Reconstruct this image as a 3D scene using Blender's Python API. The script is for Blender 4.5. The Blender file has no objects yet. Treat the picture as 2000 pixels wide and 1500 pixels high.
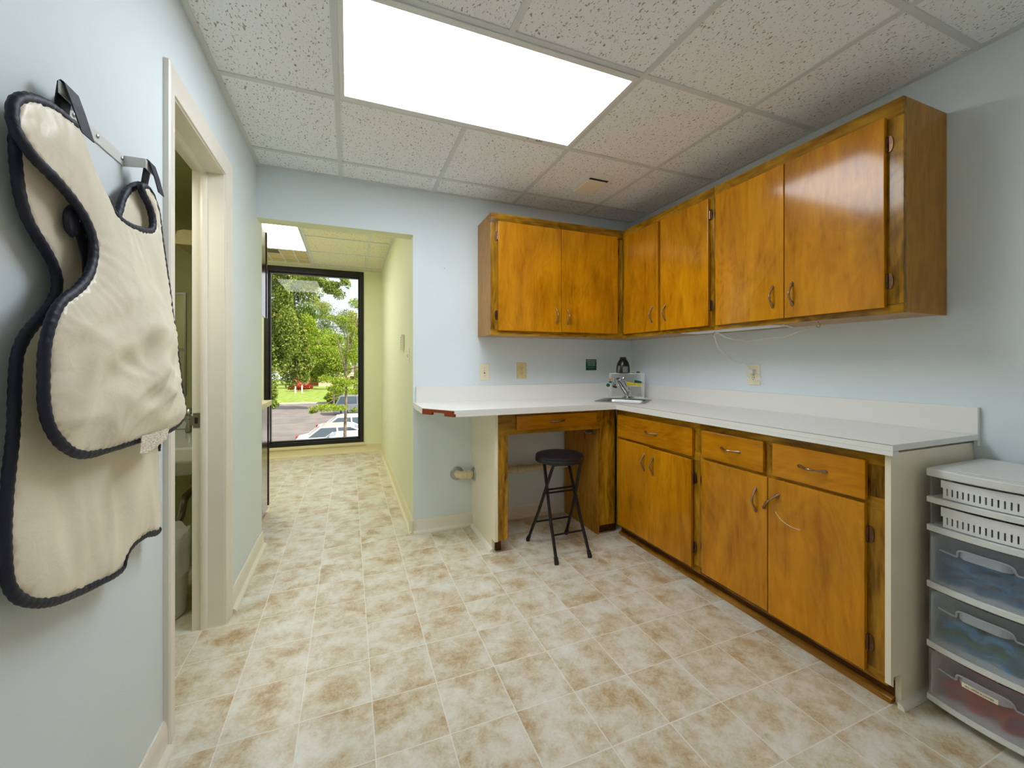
import bpy, bmesh, math, random
from mathutils import Vector, Matrix, noise
from mathutils.geometry import delaunay_2d_cdt
from math import sin, cos, pi, radians, sqrt
random.seed(7)
S = bpy.context.scene
COL = S.collection
# ------------------------------------------------------------------ camera
TH = .3786; CH = 1.192; FPX = 801.1; HZ = 710.5
cd = bpy.data.cameras.new('camera'); cam = bpy.data.objects.new('camera', cd); COL.objects.link(cam)
cam.location = (0, 0, CH); cam.rotation_euler = (pi/2, 0, -TH)
cd.sensor_width = 36; cd.lens = FPX/2000*36; cd.shift_y = -(750-HZ)/2000; cd.clip_start = .02; cd.clip_end = 600
S.camera = cam
def ray(px, py):
    u = (px-1000)/FPX
    return (sin(TH)+u*cos(TH), cos(TH)-u*sin(TH), (HZ-py)/FPX)
def onx(px, py, x): d = ray(px, py); t = x/d[0]; return (x, d[1]*t, CH+d[2]*t)
def at(px, py, t): d = ray(px, py); return Vector((d[0]*t, d[1]*t, CH+d[2]*t))
# ------------------------------------------------------------------ room measures (metres)
XL, YB, H, XR = -.53, 2.937, 2.4225, 2.283
XH, YF, H2 = .419, 5.911, 2.455
YS = -.62                                   # unseen wall behind the viewer, set close to bounce more light
# ------------------------------------------------------------------ objects
def tag(o, label=None, cat=None, group=None, kind=None):
    if label: o['label'] = label
    if cat: o['category'] = cat
    if group: o['group'] = group
    if kind: o['kind'] = kind
    return o
def thing(name, label, cat, loc=(0, 0, 0), group=None, rz=0):
    o = bpy.data.objects.new(name, None); COL.objects.link(o); o.location = loc; o.rotation_euler = (0, 0, rz)
    o.empty_display_size = .05
    return tag(o, label, cat, group)
def wloc(o):
    v = Vector((0, 0, 0))
    while o: v += o.location; o = o.parent
    return v
class MB:
    def __init__(s): s.v = []; s.f = []; s.m = []
    def add(s, vs, fs, mi=0):
        b = len(s.v); s.v += [tuple(v) for v in vs]; s.f += [tuple(b+i for i in f) for f in fs]; s.m += [mi]*len(fs); return s
    def box(s, x0, x1, y0, y1, z0, z1, mi=0):
        x0, x1 = min(x0, x1), max(x0, x1); y0, y1 = min(y0, y1), max(y0, y1); z0, z1 = min(z0, z1), max(z0, z1)
        return s.add([(x0,y0,z0),(x1,y0,z0),(x1,y1,z0),(x0,y1,z0),(x0,y0,z1),(x1,y0,z1),(x1,y1,z1),(x0,y1,z1)],
                     [(0,3,2,1),(4,5,6,7),(0,1,5,4),(1,2,6,5),(2,3,7,6),(3,0,4,7)], mi)
    def prism(s, pts, axis, a, b, mi=0):
        # polygon pts in the plane across axis, extruded from a to b; axis 0:(y,z) 1:(x,z) 2:(x,y)
        def P(p, k): return [(k, p[0], p[1]), (p[0], k, p[1]), (p[0], p[1], k)][axis]
        n = len(pts); vs = [P(p, a) for p in pts]+[P(p, b) for p in pts]
        fs = [tuple(range(n))[::-1], tuple(range(n, 2*n))]+[(i, (i+1) % n, n+(i+1) % n, n+i) for i in range(n)]
        return s.add(vs, fs, mi)
    def tube(s, pts, r, n=10, closed=False, cap=True, flat=1., up=None, mi=0):
        P = [Vector(p) for p in pts]; m = len(P); R = r if isinstance(r, (list, tuple)) else [r]*m
        rings = []; prev = None
        for i in range(m):
            a = P[i-1] if (i > 0 or closed) else P[i]; b = P[(i+1) % m] if (i < m-1 or closed) else P[i]
            t = (b-a)
            t = t.normalized() if t.length > 1e-9 else Vector((0, 0, 1))
            if up is not None: x = Vector(up).cross(t)
            elif prev is None:
                x = t.cross(Vector((0, 0, 1)) if abs(t.z) < .9 else Vector((1, 0, 0)))
            else: x = prev-t*prev.dot(t)
            x = x.normalized() if x.length > 1e-9 else Vector((1, 0, 0)); prev = x; y = t.cross(x)
            rings.append([P[i]+x*cos(2*pi*k/n)*R[i]+y*sin(2*pi*k/n)*R[i]*flat for k in range(n)])
        vs = [v for q in rings for v in q]; fs = []
        for i in range(m if closed else m-1):
            j = (i+1) % m
            for k in range(n): fs.append((i*n+k, i*n+(k+1) % n, j*n+(k+1) % n, j*n+k))
        if cap and not closed: fs += [tuple(range(n))[::-1], tuple((m-1)*n+k for k in range(n))]
        return s.add(vs, fs, mi)
    def lathe(s, prof, c=(0, 0, 0), n=24, axis=2, mi=0, sx=1., sy=1.):
        vs = []; fs = []; m = len(prof)
        for r, h in prof:
            for k in range(n):
                a = 2*pi*k/n; p = (cos(a)*r*sx, sin(a)*r*sy)
                q = [(h, p[0], p[1]), (p[0], h, p[1]), (p[0], p[1], h)][axis]
                vs.append((c[0]+q[0], c[1]+q[1], c[2]+q[2]))
        for i in range(m-1):
            for k in range(n): fs.append((i*n+k, i*n+(k+1) % n, (i+1)*n+(k+1) % n, (i+1)*n+k))
        if prof[0][0] > 1e-6: fs.append(tuple(range(n))[::-1])
        if prof[-1][0] > 1e-6: fs.append(tuple((m-1)*n+k for k in range(n)))
        return s.add(vs, fs, mi)
    def build(s, name, mat, parent=None, smooth=False, bevel=0, seg=2, local=False, mesh_only=False):
        me = bpy.data.meshes.new(name)
        off = Vector((0, 0, 0)) if (local or parent is None) else wloc(parent)
        me.from_pydata([(v[0]-off.x, v[1]-off.y, v[2]-off.z) for v in s.v], [], s.f)
        for m in (mat if isinstance(mat, (list, tuple)) else [mat]): me.materials.append(m)
        me.polygons.foreach_set('material_index', s.m)
        bm = bmesh.new(); bm.from_mesh(me); bmesh.ops.remove_doubles(bm, verts=bm.verts, dist=1e-6)
        bmesh.ops.recalc_face_normals(bm, faces=bm.faces); bm.to_mesh(me); bm.free()
        if smooth:
            for p in me.polygons: p.use_smooth = True
            if smooth != 'all': me.set_sharp_from_angle(angle=radians(40))
        if mesh_only: return me
        return place(name, me, parent, bevel=bevel, seg=seg)
def place(name, me, parent=None, loc=(0, 0, 0), rot=(0, 0, 0), bevel=0, seg=2):
    o = bpy.data.objects.new(name, me); COL.objects.link(o)
    if parent: o.parent = parent
    o.location = loc; o.rotation_euler = rot
    if bevel:
        b = o.modifiers.new('bevel', 'BEVEL'); b.width = bevel; b.segments = seg; b.limit_method = 'ANGLE'; b.angle_limit = radians(35)
    return o
def box(name, mat, x0, x1, y0, y1, z0, z1, parent=None, bevel=0): return MB().box(x0, x1, y0, y1, z0, z1).build(name, mat, parent, bevel=bevel)
def struct(o): o['kind'] = 'structure'; return o
def copy_tree(o, parent=None):
    c = o.copy(); COL.objects.link(c); c.parent = parent
    for ch in list(o.children): copy_tree(ch, c)
    return c
def spline(pts, n=8, closed=False):
    P = [Vector(p) for p in pts]; m = len(P); out = []
    for i in range(m if closed else m-1):
        g = (lambda k: P[k % m]) if closed else (lambda k: P[max(0, min(m-1, k))])
        a, b, c, d = g(i-1), g(i), g(i+1), g(i+2)
        for k in range(n):
            t = k/n
            out.append(.5*((2*b)+(c-a)*t+(2*a-5*b+4*c-d)*t*t+(3*b-a-3*c+d)*t**3))
    if not closed: out.append(P[-1])
    return out
def resample(P, d, closed=False):
    P = [Vector(p) for p in P]
    if closed: P = P+[P[0]]
    out = [P[0]]; acc = 0
    for a, b in zip(P, P[1:]):
        L = (b-a).length; s = d-acc
        while s <= L: out.append(a.lerp(b, s/L)); s += d
        acc = L-(s-d)
    if closed and (out[-1]-out[0]).length < d*.5: out.pop()
    return out
def text(name, body, size, mat, parent, loc, rot, align='CENTER', depth=.0004, sx=1.):
    cu = bpy.data.curves.new(name, 'FONT'); cu.body = body; cu.size = size; cu.align_x = align; cu.align_y = 'CENTER'; cu.extrude = depth; cu.resolution_u = 2
    t = bpy.data.objects.new(name, cu); COL.objects.link(t)
    bpy.context.view_layer.update()
    me = bpy.data.meshes.new_from_object(t.evaluated_get(bpy.context.evaluated_depsgraph_get()))
    bpy.data.objects.remove(t)
    me.materials.clear(); me.materials.append(mat)
    o = place(name, me, parent, loc, rot); o.scale = (sx, 1, 1)
    return o
# ------------------------------------------------------------------ materials
def srgb(r, g, b):
    f = lambda c: (c/255/12.92) if c <= 10 else ((c/255+.055)/1.055)**2.4
    return (f(r), f(g), f(b), 1)
class NT:
    def __init__(s, name):
        s.mat = bpy.data.materials.new(name); s.mat.use_nodes = True; s.t = s.mat.node_tree; s.t.nodes.clear()
        s.out = s.n('ShaderNodeOutputMaterial')
    def n(s, typ, **k):
        o = s.t.nodes.new(typ)
        for a, v in k.items(): setattr(o, a, v)
        return o
    def set(s, node, **k):
        for a, v in k.items():
            i = node.inputs[a.replace('_', ' ')] if a.replace('_', ' ') in node.inputs else node.inputs[a]
            if isinstance(v, bpy.types.NodeSocket): s.t.links.new(v, i)
            else: i.default_value = v
        return node
    def L(s, a, b): s.t.links.new(a, b)
    def val(s, i, v):
        if isinstance(v, bpy.types.NodeSocket): s.L(v, i)
        else: i.default_value = v
    def m(s, op, a, b=0., c=0.):
        o = s.n('ShaderNodeMath', operation=op); s.val(o.inputs[0], a); s.val(o.inputs[1], b); s.val(o.inputs[2], c); return o.outputs[0]
    def vm(s, op, a, b=(0, 0, 0)):
        o = s.n('ShaderNodeVectorMath', operation=op); s.val(o.inputs[0], a); s.val(o.inputs[1], b); return o.outputs[0]
    def coord(s, k='Object'): return s.n('ShaderNodeTexCoord').outputs[k]
    def map(s, v, scale=(1, 1, 1), rot=(0, 0, 0)):
        o = s.n('ShaderNodeMapping'); s.L(v, o.inputs[0]); o.inputs['Scale'].default_value = scale; o.inputs['Rotation'].default_value = rot; return o.outputs[0]
    def noise(s, v, scale=5., detail=4., rough=.5, dist=0.):
        o = s.n('ShaderNodeTexNoise'); s.L(v, o.inputs['Vector']); o.inputs['Scale'].default_value = scale; o.inputs['Detail'].default_value = detail
        o.inputs['Roughness'].default_value = rough; o.inputs['Distortion'].default_value = dist; return o.outputs['Fac']
    def ramp(s, f, stops, interp='LINEAR'):
        o = s.n('ShaderNodeValToRGB'); s.L(f, o.inputs[0]); e = o.color_ramp; e.interpolation = interp
        while len(e.elements) < len(stops): e.elements.new(.5)
        for q, (p, c) in zip(e.elements, stops): q.position = p; q.color = c if len(c) == 4 else (*c, 1)
        return o.outputs[0]
    def mix(s, f, a, b, mode='MIX'):
        o = s.n('ShaderNodeMix', data_type='RGBA', blend_type=mode); s.val(o.inputs[0], f); s.val(o.inputs[6], a); s.val(o.inputs[7], b); return o.outputs[2]
    def bsdf(s, col=None, rough=.5, metal=0., spec=.5, bump=None, bs=.2, bd=.01, coat=0., coat_r=.1, **k):
        b = s.n('ShaderNodeBsdfPrincipled')
        if col is not None: s.val(b.inputs['Base Color'], col)
        s.val(b.inputs['Roughness'], rough); b.inputs['Metallic'].default_value = metal; s.val(b.inputs['Specular IOR Level'], spec)
        b.inputs['Coat Weight'].default_value = coat; b.inputs['Coat Roughness'].default_value = coat_r
        for a, v in k.items(): s.val(b.inputs[a.replace('_', ' ')], v)
        if bump is not None:
            p = s.n('ShaderNodeBump'); p.inputs['Strength'].default_value = bs; p.inputs['Distance'].default_value = bd
            s.L(bump, p.inputs['Height']); s.L(p.outputs[0], b.inputs['Normal'])
        s.L(b.outputs[0], s.out.inputs[0]); return b
def plain(name, rgb, rough=.5, metal=0., spec=.5, var=.06, vs=30., bump=0., **k):
    t = NT(name); c = t.coord(); f = t.noise(c, vs, 3.)
    a = tuple(min(1, x*(1-var)) for x in rgb[:3]); b = tuple(min(1, x*(1+var)) for x in rgb[:3])
    t.bsdf(t.ramp(f, [(.3, a), (.7, b)]), rough, metal, spec, bump=(f if bump else None), bs=bump, bd=.002, **k)
    return t.mat
def paint(name, rgb, rough=.55):
    t = NT(name); c = t.coord(); f = t.noise(c, 1.3, 2.); g = t.noise(c, 260., 2.)
    a = tuple(x*.975 for x in rgb[:3]); b = tuple(min(1, x*1.02) for x in rgb[:3])
    t.bsdf(t.ramp(f, [(.35, a), (.65, b)]), rough, 0, .35, bump=g, bs=.08, bd=.001); return t.mat
def wood(name, light, mid, dark, axis, gloss=.28, contrast=1., coat=.5, blotch=.5):
    t = NT(name); c = t.coord(); r = t.n('ShaderNodeObjectInfo').outputs['Random']
    off = t.n('ShaderNodeCombineXYZ'); r10 = t.m('MULTIPLY', r, 17.); t.L(r10, off.inputs[0]); t.L(t.m('MULTIPLY', r, 31.), off.inputs[1]); t.L(t.m('MULTIPLY', r, 23.), off.inputs[2])
    v = t.vm('ADD', c, off.outputs[0])
    st = [1., 1., 1.]; st[axis] = .13
    lo = [1., 1., 1.]; lo[axis] = .35
    big = t.noise(t.map(v, tuple(lo)), 3.2, 3., .55, .9)
    rings = t.m('SINE', t.m('MULTIPLY', big, 75.)); rings = t.m('ADD', t.m('MULTIPLY', rings, .5), .5)
    fine = t.noise(t.map(v, tuple(st)), 55., 5., .62, .3)
    streak = t.noise(t.map(v, tuple(st)), 13., 4., .6, .8)
    bl = t.noise(t.map(v, tuple(lo)), 4.2, 6., .62, 1.1); sm = t.noise(v, 2.6, 3., .5, .5)
    f = t.m('ADD', t.m('MULTIPLY', rings, .08), t.m('ADD', t.m('MULTIPLY', fine, .42), t.m('ADD', t.m('MULTIPLY', t.m('SUBTRACT', streak, .5), .52*contrast), .27)))
    col = t.ramp(f, [(.28, dark), (.46, mid), (.70, light)])
    dk = t.ramp(bl, [(.46, (1, 1, 1)), (.58, (1-.3*blotch, 1-.34*blotch, 1-.4*blotch)), (.72, (1-.75*blotch, 1-.78*blotch, 1-.8*blotch))])
    col = t.mix(1., col, dk, 'MULTIPLY'); col = t.mix(1., col, t.ramp(sm, [(.36, (1-.3*blotch,)*3), (.6, (1, 1, 1))]), 'MULTIPLY')
    t.bsdf(col, gloss, 0, .06, bump=fine, bs=.05, bd=.001, coat=coat, coat_r=.12); return t.mat
M = {}
M['wall'] = paint('blue_paint', srgb(225, 236, 241))
M['bouncewall'] = paint('bounce_wall_paint', srgb(244, 244, 240))  # pale colour picked so the unseen wall throws light back
M['hallpaint'] = paint('pale_green_paint', srgb(228, 231, 196))
M['bathpaint'] = paint('bathroom_paint', srgb(176, 178, 132))
M['trim'] = plain('cream_trim_paint', srgb(236, 232, 220), .32, var=.02, vs=6.)
M['trimhall'] = plain('hall_trim_paint', srgb(226, 216, 172), .35, var=.02, vs=6.)
M['black'] = plain('black_enamel', srgb(20, 20, 22), .35)
M['blackframe'] = plain('black_window_frame', srgb(16, 15, 15), .4)
M['white'] = plain('white_enamel', srgb(226, 228, 226), .3, var=.02)
M['tbar'] = plain('grid_enamel', srgb(214, 218, 218), .4, var=.04, vs=3.)
M['rubber'] = plain('black_rubber', srgb(22, 22, 24), .7)
M['chrome'] = plain('chrome', (.5, .51, .53), .2, 1., var=.02)
M['steel'] = plain('brushed_steel', (.42, .42, .43), .34, 1., var=.08, vs=120.)
M['bronze'] = plain('aged_bronze', srgb(158, 132, 112), .28, 1., var=.3, vs=90.)
M['hinge'] = plain('copper_hinge', srgb(112, 84, 66), .3, 1., var=.2, vs=90.)
M['ivory'] = plain('ivory_plastic', srgb(240, 232, 204), .35, var=.02)
M['laminate'] = plain('white_laminate', srgb(236, 236, 232), .3, var=.003, vs=4.)
M['panelcream'] = plain('cream_side_laminate', srgb(242, 234, 210), .32, var=.006, vs=4.)
M['darkgap'] = plain('dark_interior', srgb(40, 24, 10), .8)
M['doorwood'] = wood('stained_birch', srgb(220, 152, 20), srgb(200, 131, 8), srgb(164, 100, 3), 2, coat=.62, contrast=1.15, blotch=.5)
M['drawx'] = wood('stained_birch_across_x', srgb(212, 144, 20), srgb(190, 121, 8), srgb(152, 90, 4), 0, coat=.55, contrast=1.2, blotch=.4)
M['drawy'] = wood('stained_birch_across_y', srgb(212, 144, 20), srgb(190, 121, 8), srgb(152, 90, 4), 1, coat=.55, contrast=1.2, blotch=.4)
FR = (srgb(204, 152, 38), srgb(152, 106, 16), srgb(72, 44, 4))
M['framez'] = wood('stained_oak_upright', *FR, 2, coat=.5, contrast=1.9, blotch=.5)
M['framex'] = wood('stained_oak_along_x', *FR, 0, coat=.5, contrast=1.9, blotch=.5)
M['framey'] = wood('stained_oak_along_y', *FR, 1, coat=.5, contrast=1.9, blotch=.5)
M['sidewood'] = wood('stained_side_panel', srgb(196, 142, 50), srgb(168, 116, 34), srgb(132, 86, 18), 2, coat=.3, contrast=.7, blotch=.2)
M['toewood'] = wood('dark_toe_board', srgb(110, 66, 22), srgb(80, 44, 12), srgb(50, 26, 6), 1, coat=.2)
M['roundwood'] = wood('quarter_round_wood', srgb(190, 136, 52), srgb(150, 100, 30), srgb(100, 62, 14), 1, coat=.3)
M['mahogany'] = wood('dark_mahogany', srgb(74, 34, 22), srgb(52, 22, 14), srgb(32, 12, 8), 2, gloss=.16, coat=1.)
def floor_mat():
    t = NT('vinyl_tile'); c = t.coord(); T = .2286
    sx = t.n('ShaderNodeSeparateXYZ'); t.L(c, sx.inputs[0])
    U = t.m('DIVIDE', t.m('SUBTRACT', sx.outputs[0], .3043-4*T), T); V = t.m('DIVIDE', t.m('SUBTRACT', sx.outputs[1], 1.5283-16*T), T)
    iu, iv = t.m('FLOOR', U), t.m('FLOOR', V); fu, fv = t.m('FRACT', U), t.m('FRACT', V)
    d = t.m('MINIMUM', t.m('MINIMUM', fu, t.m('SUBTRACT', 1., fu)), t.m('MINIMUM', fv, t.m('SUBTRACT', 1., fv)))
    g = t.ramp(d, [(.005, (1, 1, 1)), (.0105, (0, 0, 0))])
    cell = t.n('ShaderNodeCombineXYZ'); t.L(iu, cell.inputs[0]); t.L(iv, cell.inputs[1])
    w = t.n('ShaderNodeTexWhiteNoise', noise_dimensions='3D'); t.L(cell.outputs[0], w.inputs['Vector'])
    v = t.vm('ADD', c, t.vm('MULTIPLY', w.outputs['Color'], (9, 9, 9)))
    n1 = t.noise(v, 8.5, 3., .55, .3); n2 = t.noise(v, 24., 7., .7, .6); n3 = t.noise(v, 110., 3., .6, .2)
    f = t.m('ADD', t.m('MULTIPLY', n1, .52), t.m('ADD', t.m('MULTIPLY', n2, .34), t.m('MULTIPLY', n3, .18)))
    col = t.ramp(f, [(.36, srgb(230, 230, 223)), (.48, srgb(218, 212, 195)), (.56, srgb(204, 191, 163)), (.64, srgb(184, 157, 118)), (.77, srgb(154, 121, 80))])
    gl = t.noise(c, 2.2, 2.)
    col = t.mix(t.m('MULTIPLY', g, .8), col, srgb(238, 235, 226))
    h = t.m('SUBTRACT', t.m('MULTIPLY', n2, .35), g)
    t.bsdf(col, t.m('ADD', .27, t.m('MULTIPLY', gl, .12)), 0, .42, bump=h, bs=.22, bd=.002); return t.mat
M['floor'] = floor_mat()
def ceil_mat(name, tint):
    t = NT(name); c = t.coord()
    r = t.n('ShaderNodeTexVoronoi', feature='F1'); t.L(c, r.inputs['Vector']); r.inputs['Scale'].default_value = 18.
    v = t.vm('ADD', t.map(c, (1., .55, 1.), (0, 0, .6)), t.vm('MULTIPLY', r.outputs['Color'], (.6, .6, .6)))
    n = t.noise(v, 125., 2., .5, .5); n2 = t.noise(c, 300., 2.); big = t.noise(c, 1.1, 2.)
    p = t.ramp(n, [(.615, (0, 0, 0)), (.665, (.9, .9, .9))])
    base = t.mix(n2, tuple(x*.93 for x in tint[:3])+(1,), tint)
    base = t.mix(t.m('MULTIPLY', big, .12), base, tuple(x*.8 for x in tint[:3])+(1,))
    col = t.mix(p, base, srgb(150, 140, 116))
    t.bsdf(col, .95, 0, .1, bump=t.m('SUBTRACT', t.m('MULTIPLY', n2, .25), p), bs=.35, bd=.003); return t.mat
M['ceil'] = ceil_mat('acoustic_tile', srgb(248, 251, 254))
M['ceilhall'] = ceil_mat('acoustic_tile_hall', srgb(238, 234, 212))
def emit(name, rgb, s):
    t = NT(name); c = t.coord(); ch = t.n('ShaderNodeTexChecker'); t.L(c, ch.inputs[0]); ch.inputs['Scale'].default_value = 90.
    ch.inputs[1].default_value = (*rgb, 1); ch.inputs[2].default_value = (rgb[0]*.94, rgb[1]*.95, rgb[2]*.96, 1)
    e = t.n('ShaderNodeEmission'); t.L(ch.outputs[0], e.inputs[0]); e.inputs[1].default_value = s; t.L(e.outputs[0], t.out.inputs[0]); return t.mat
LAMP = 12.6
M['diffuser'] = emit('lit_prismatic_diffuser', (.95, 1., 1.06), LAMP)
M['diffuserhall'] = emit('lit_hall_diffuser', (1., .985, .92), 13.0)
def glass_pane(name, refl=.055, tint=(1, 1, 1)):
    t = NT(name); a = t.n('ShaderNodeBsdfTransparent'); a.inputs[0].default_value = (*tint, 1); g = t.n('ShaderNodeBsdfGlossy'); g.inputs['Roughness'].default_value = .01
    fr = t.n('ShaderNodeFresnel'); fr.inputs[0].default_value = 1.45
    m = t.n('ShaderNodeMixShader'); t.L(t.m('MULTIPLY', fr.outputs[0], refl/.034), m.inputs[0]); t.L(a.outputs[0], m.inputs[1]); t.L(g.outputs[0], m.inputs[2]); t.L(m.outputs[0], t.out.inputs[0]); return t.mat
M['glass'] = glass_pane('window_glass', .013)
def frosted(name, rgb, clear=.5, rough=.3):
    # milky clear plastic: part straight through, part blurred, part scattered
    t = NT(name); c = t.coord(); n = t.noise(c, 200., 2.)
    b = t.n('ShaderNodeBsdfPrincipled'); b.inputs['Base Color'].default_value = rgb; b.inputs['Roughness'].default_value = .28
    tl = t.n('ShaderNodeBsdfTranslucent'); tl.inputs[0].default_value = rgb
    s = t.n('ShaderNodeMixShader'); s.inputs[0].default_value = .5; t.L(b.outputs[0], s.inputs[1]); t.L(tl.outputs[0], s.inputs[2])
    r = t.n('ShaderNodeBsdfRefraction'); r.inputs['Roughness'].default_value = rough; r.inputs['IOR'].default_value = 1.08; r.inputs[0].default_value = (.97, .98, .99, 1)
    a = t.n('ShaderNodeBsdfTransparent'); a.inputs[0].default_value = (.97, .98, .99, 1)
    q = t.n('ShaderNodeMixShader'); q.inputs[0].default_value = .15; t.L(a.outputs[0], q.inputs[1]); t.L(r.outputs[0], q.inputs[2])
    m = t.n('ShaderNodeMixShader'); t.L(t.m('ADD', clear-.03, t.m('MULTIPLY', n, .06)), m.inputs[0]); t.L(s.outputs[0], m.inputs[1]); t.L(q.outputs[0], m.inputs[2]); t.L(m.outputs[0], t.out.inputs[0]); return t.mat
M['frost'] = frosted('frosted_clear_plastic', srgb(240, 243, 246), .84, .3)
M['frosthandle'] = frosted('milky_handle_plastic', srgb(232, 236, 242), .5, .3)
M['basket'] = plain('milky_white_plastic', srgb(232, 234, 236), .35, var=.01)
def cloth(name, rgb, rough=.5, sheen=.3, bump=.15, sc=900.):
    t = NT(name); c = t.coord(); n = t.noise(c, sc, 2.); b = t.noise(c, 26., 4., .55, .8); w = t.noise(c, 5., 2.)
    a = tuple(x*.93 for x in rgb[:3]); d = tuple(min(1, x*1.04) for x in rgb[:3])
    h = t.m('ADD', t.m('MULTIPLY', n, .05), b)
    t.bsdf(t.ramp(w, [(.35, a), (.65, d)]), rough, 0, .4, bump=h, bs=bump, bd=.006, Sheen_Weight=sheen); return t.mat
M['apron'] = cloth('beige_nylon', srgb(240, 233, 211), .36, .15, .2)
M['navy'] = cloth('navy_binding_tape', srgb(28, 33, 52), .55, 0., .5, 500.)
M['seatvinyl'] = plain('dark_navy_vinyl', srgb(17, 18, 26), .42, var=.1, vs=60., bump=.1)
M['stoolmetal'] = plain('black_powder_coat', srgb(16, 15, 19), .45, spec=.4)
M['pvc'] = plain('aged_pvc', srgb(222, 210, 176), .4, var=.06)
M['particle'] = plain('broken_particle_board', srgb(140, 62, 26), .9, var=.45, vs=160., bump=.8)
M['signgreen'] = plain('sign_green', srgb(10, 84, 66), .4)
M['paper'] = plain('label_paper', srgb(236, 226, 196), .6, var=.02)
M['ink'] = plain('black_ink', srgb(30, 28, 30), .6)
M['porcelain'] = plain('white_porcelain', srgb(226, 228, 222), .15, var=.01)
M['blackplastic'] = plain('black_plastic', srgb(24, 22, 24), .3)
M['maroon'] = plain('dark_maroon_plastic', srgb(60, 26, 28), .4)
M['mirror'] = plain('mirror_silver', (.8, .82, .8), .03, 1., var=.005)
# ------------------------------------------------------------------ room shell
def wall_faces(name, boxes, mats, rule):
    m = MB()
    for b in boxes: m.box(*b)
    o = m.build(name, mats); me = o.data
    for p in me.polygons: p.material_index = rule(p)
    return struct(o)
DY0, DY1, DZ = 1.622, 2.243, 2.072          # bathroom door opening in the left wall
wall_faces('wall_left', [(-.65, XL, YS, DY0, 0, 2.6), (-.65, XL, DY1, 3.105, 0, 2.6), (-.65, XL, DY0, DY1, DZ, 2.6)], [M['wall'], M['hallpaint'], M['bathpaint']],
           lambda p: 1 if (p.normal.y > .5 and p.center.y > 3.) else (2 if p.normal.x < -.5 else 0))
wall_faces('wall_back', [(XH, 2.40, YB, 3.055, 0, 2.6), (XL, XH, YB, 3.055, 2.098, 2.6)], [M['wall'], M['hallpaint']],
           lambda p: 0 if p.normal.y < -.5 else 1)
struct(box('wall_right', M['wall'], XR, 2.40, YS, YB, 0, 2.6))
struct(box('wall_front', M['bouncewall'], -.65, 2.40, YS-.12, YS, 0, 2.6))
struct(box('wall_hall_right', M['hallpaint'], XH, XH+.12, 3.055, YF, 0, 2.6))
WX0, WX1, WZ0, WZ1 = -.985, .187, .135, 2.43   # hall window opening
wall_faces('wall_hall_far', [(-1.40, WX0, YF, YF+.14, 0, 2.6), (WX1, XH+.12, YF, YF+.14, 0, 2.6), (WX0, WX1, YF, YF+.14, 0, WZ0), (WX0, WX1, YF, YF+.14, WZ1, 2.6)], [M['hallpaint']], lambda p: 0)
struct(box('wall_hall_left', M['hallpaint'], -1.40, -1.28, 3.105, YF, 0, 2.6))
struct(box('wall_bathroom_far', M['bathpaint'], -1.9, -.65, 3.05, 3.105, 0, 2.6))
struct(box('wall_bathroom_left', M['bathpaint'], -2.0, -1.9, 1.2, 3.105, 0, 2.6))
struct(box('wall_bathroom_near', M['bathpaint'], -1.9, -.65, 1.2, 1.3, 0, 2.6))
struct(box('ceiling_bathroom', M['bathpaint'], -1.9, -.65, 1.3, 3.05, 2.11, 2.2))
struct(MB().box(-2.0, 2.40, YS-.12, YF+.14, -.1, 0).build('floor', M['floor']))
ceil = struct(box('ceiling', M['ceil'], XL, XR, YS, YB, H, 2.6))
ceilh = struct(box('ceiling_hall', M['ceilhall'], -1.28, XH, 3.055, YF, H2, 2.6))
# wall angle and grid of the suspended ceilings
def grid(name, par, x0, x1, y0, y1, z, xs, ys, skip=None, w=.024):
    m = MB(); e = .006
    m.box(x0, x0+.022, y0, y1, z-e, z); m.box(x1-.022, x1, y0, y1, z-e, z); m.box(x0+.022, x1-.022, y0, y0+.022, z-e, z); m.box(x0+.022, x1-.022, y1-.022, y1, z-e, z)
    for xa, segs in xs:
        for a, b in segs: m.box(xa-w/2, xa+w/2, a, b, z-e, z)
    for ya, segs in ys:
        for a, b in segs: m.box(a, b, ya-w/2, ya+w/2, z-e+.0005, z)
    o = m.build(name, M['tbar'], par); o['label'] = 'white metal suspension grid'; return o
FX0, FX1, FY0, FY1 = -.05, 1.168, 1.427, 2.05
i0, i1, j0, j1 = XL+.022, XR-.022, YS+.022, YB-.022
grid('ceiling_grid', ceil, XL, XR, YS, YB, H, [(-.05, [(j0, j1)]), (.56, [(j0, FY0-.012), (FY1+.012, j1)]), (1.168, [(j0, j1)]), (1.79, [(j0, j1)])],
     [(y, [(i0, -.062), (-.038, 1.156), (1.18, 1.778), (1.802, i1)]) for y in (-1.06, -.43, .19, .81, 1.415, 2.06, 2.70)])
grid('ceiling_grid', ceilh, -1.28, XH, 3.055, YF, H2, [(-.415, [(3.077, YF-.022)]), (.195, [(3.077, YF-.022)]), (-1.02, [(3.077, YF-.022)])],
     [(y, [(-1.258, -1.032), (-1.008, -.427), (-.403, .183), (.207, XH-.022)]) for y in (3.28, 3.89, 4.5, 5.1, 5.74)], w=.022)
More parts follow.
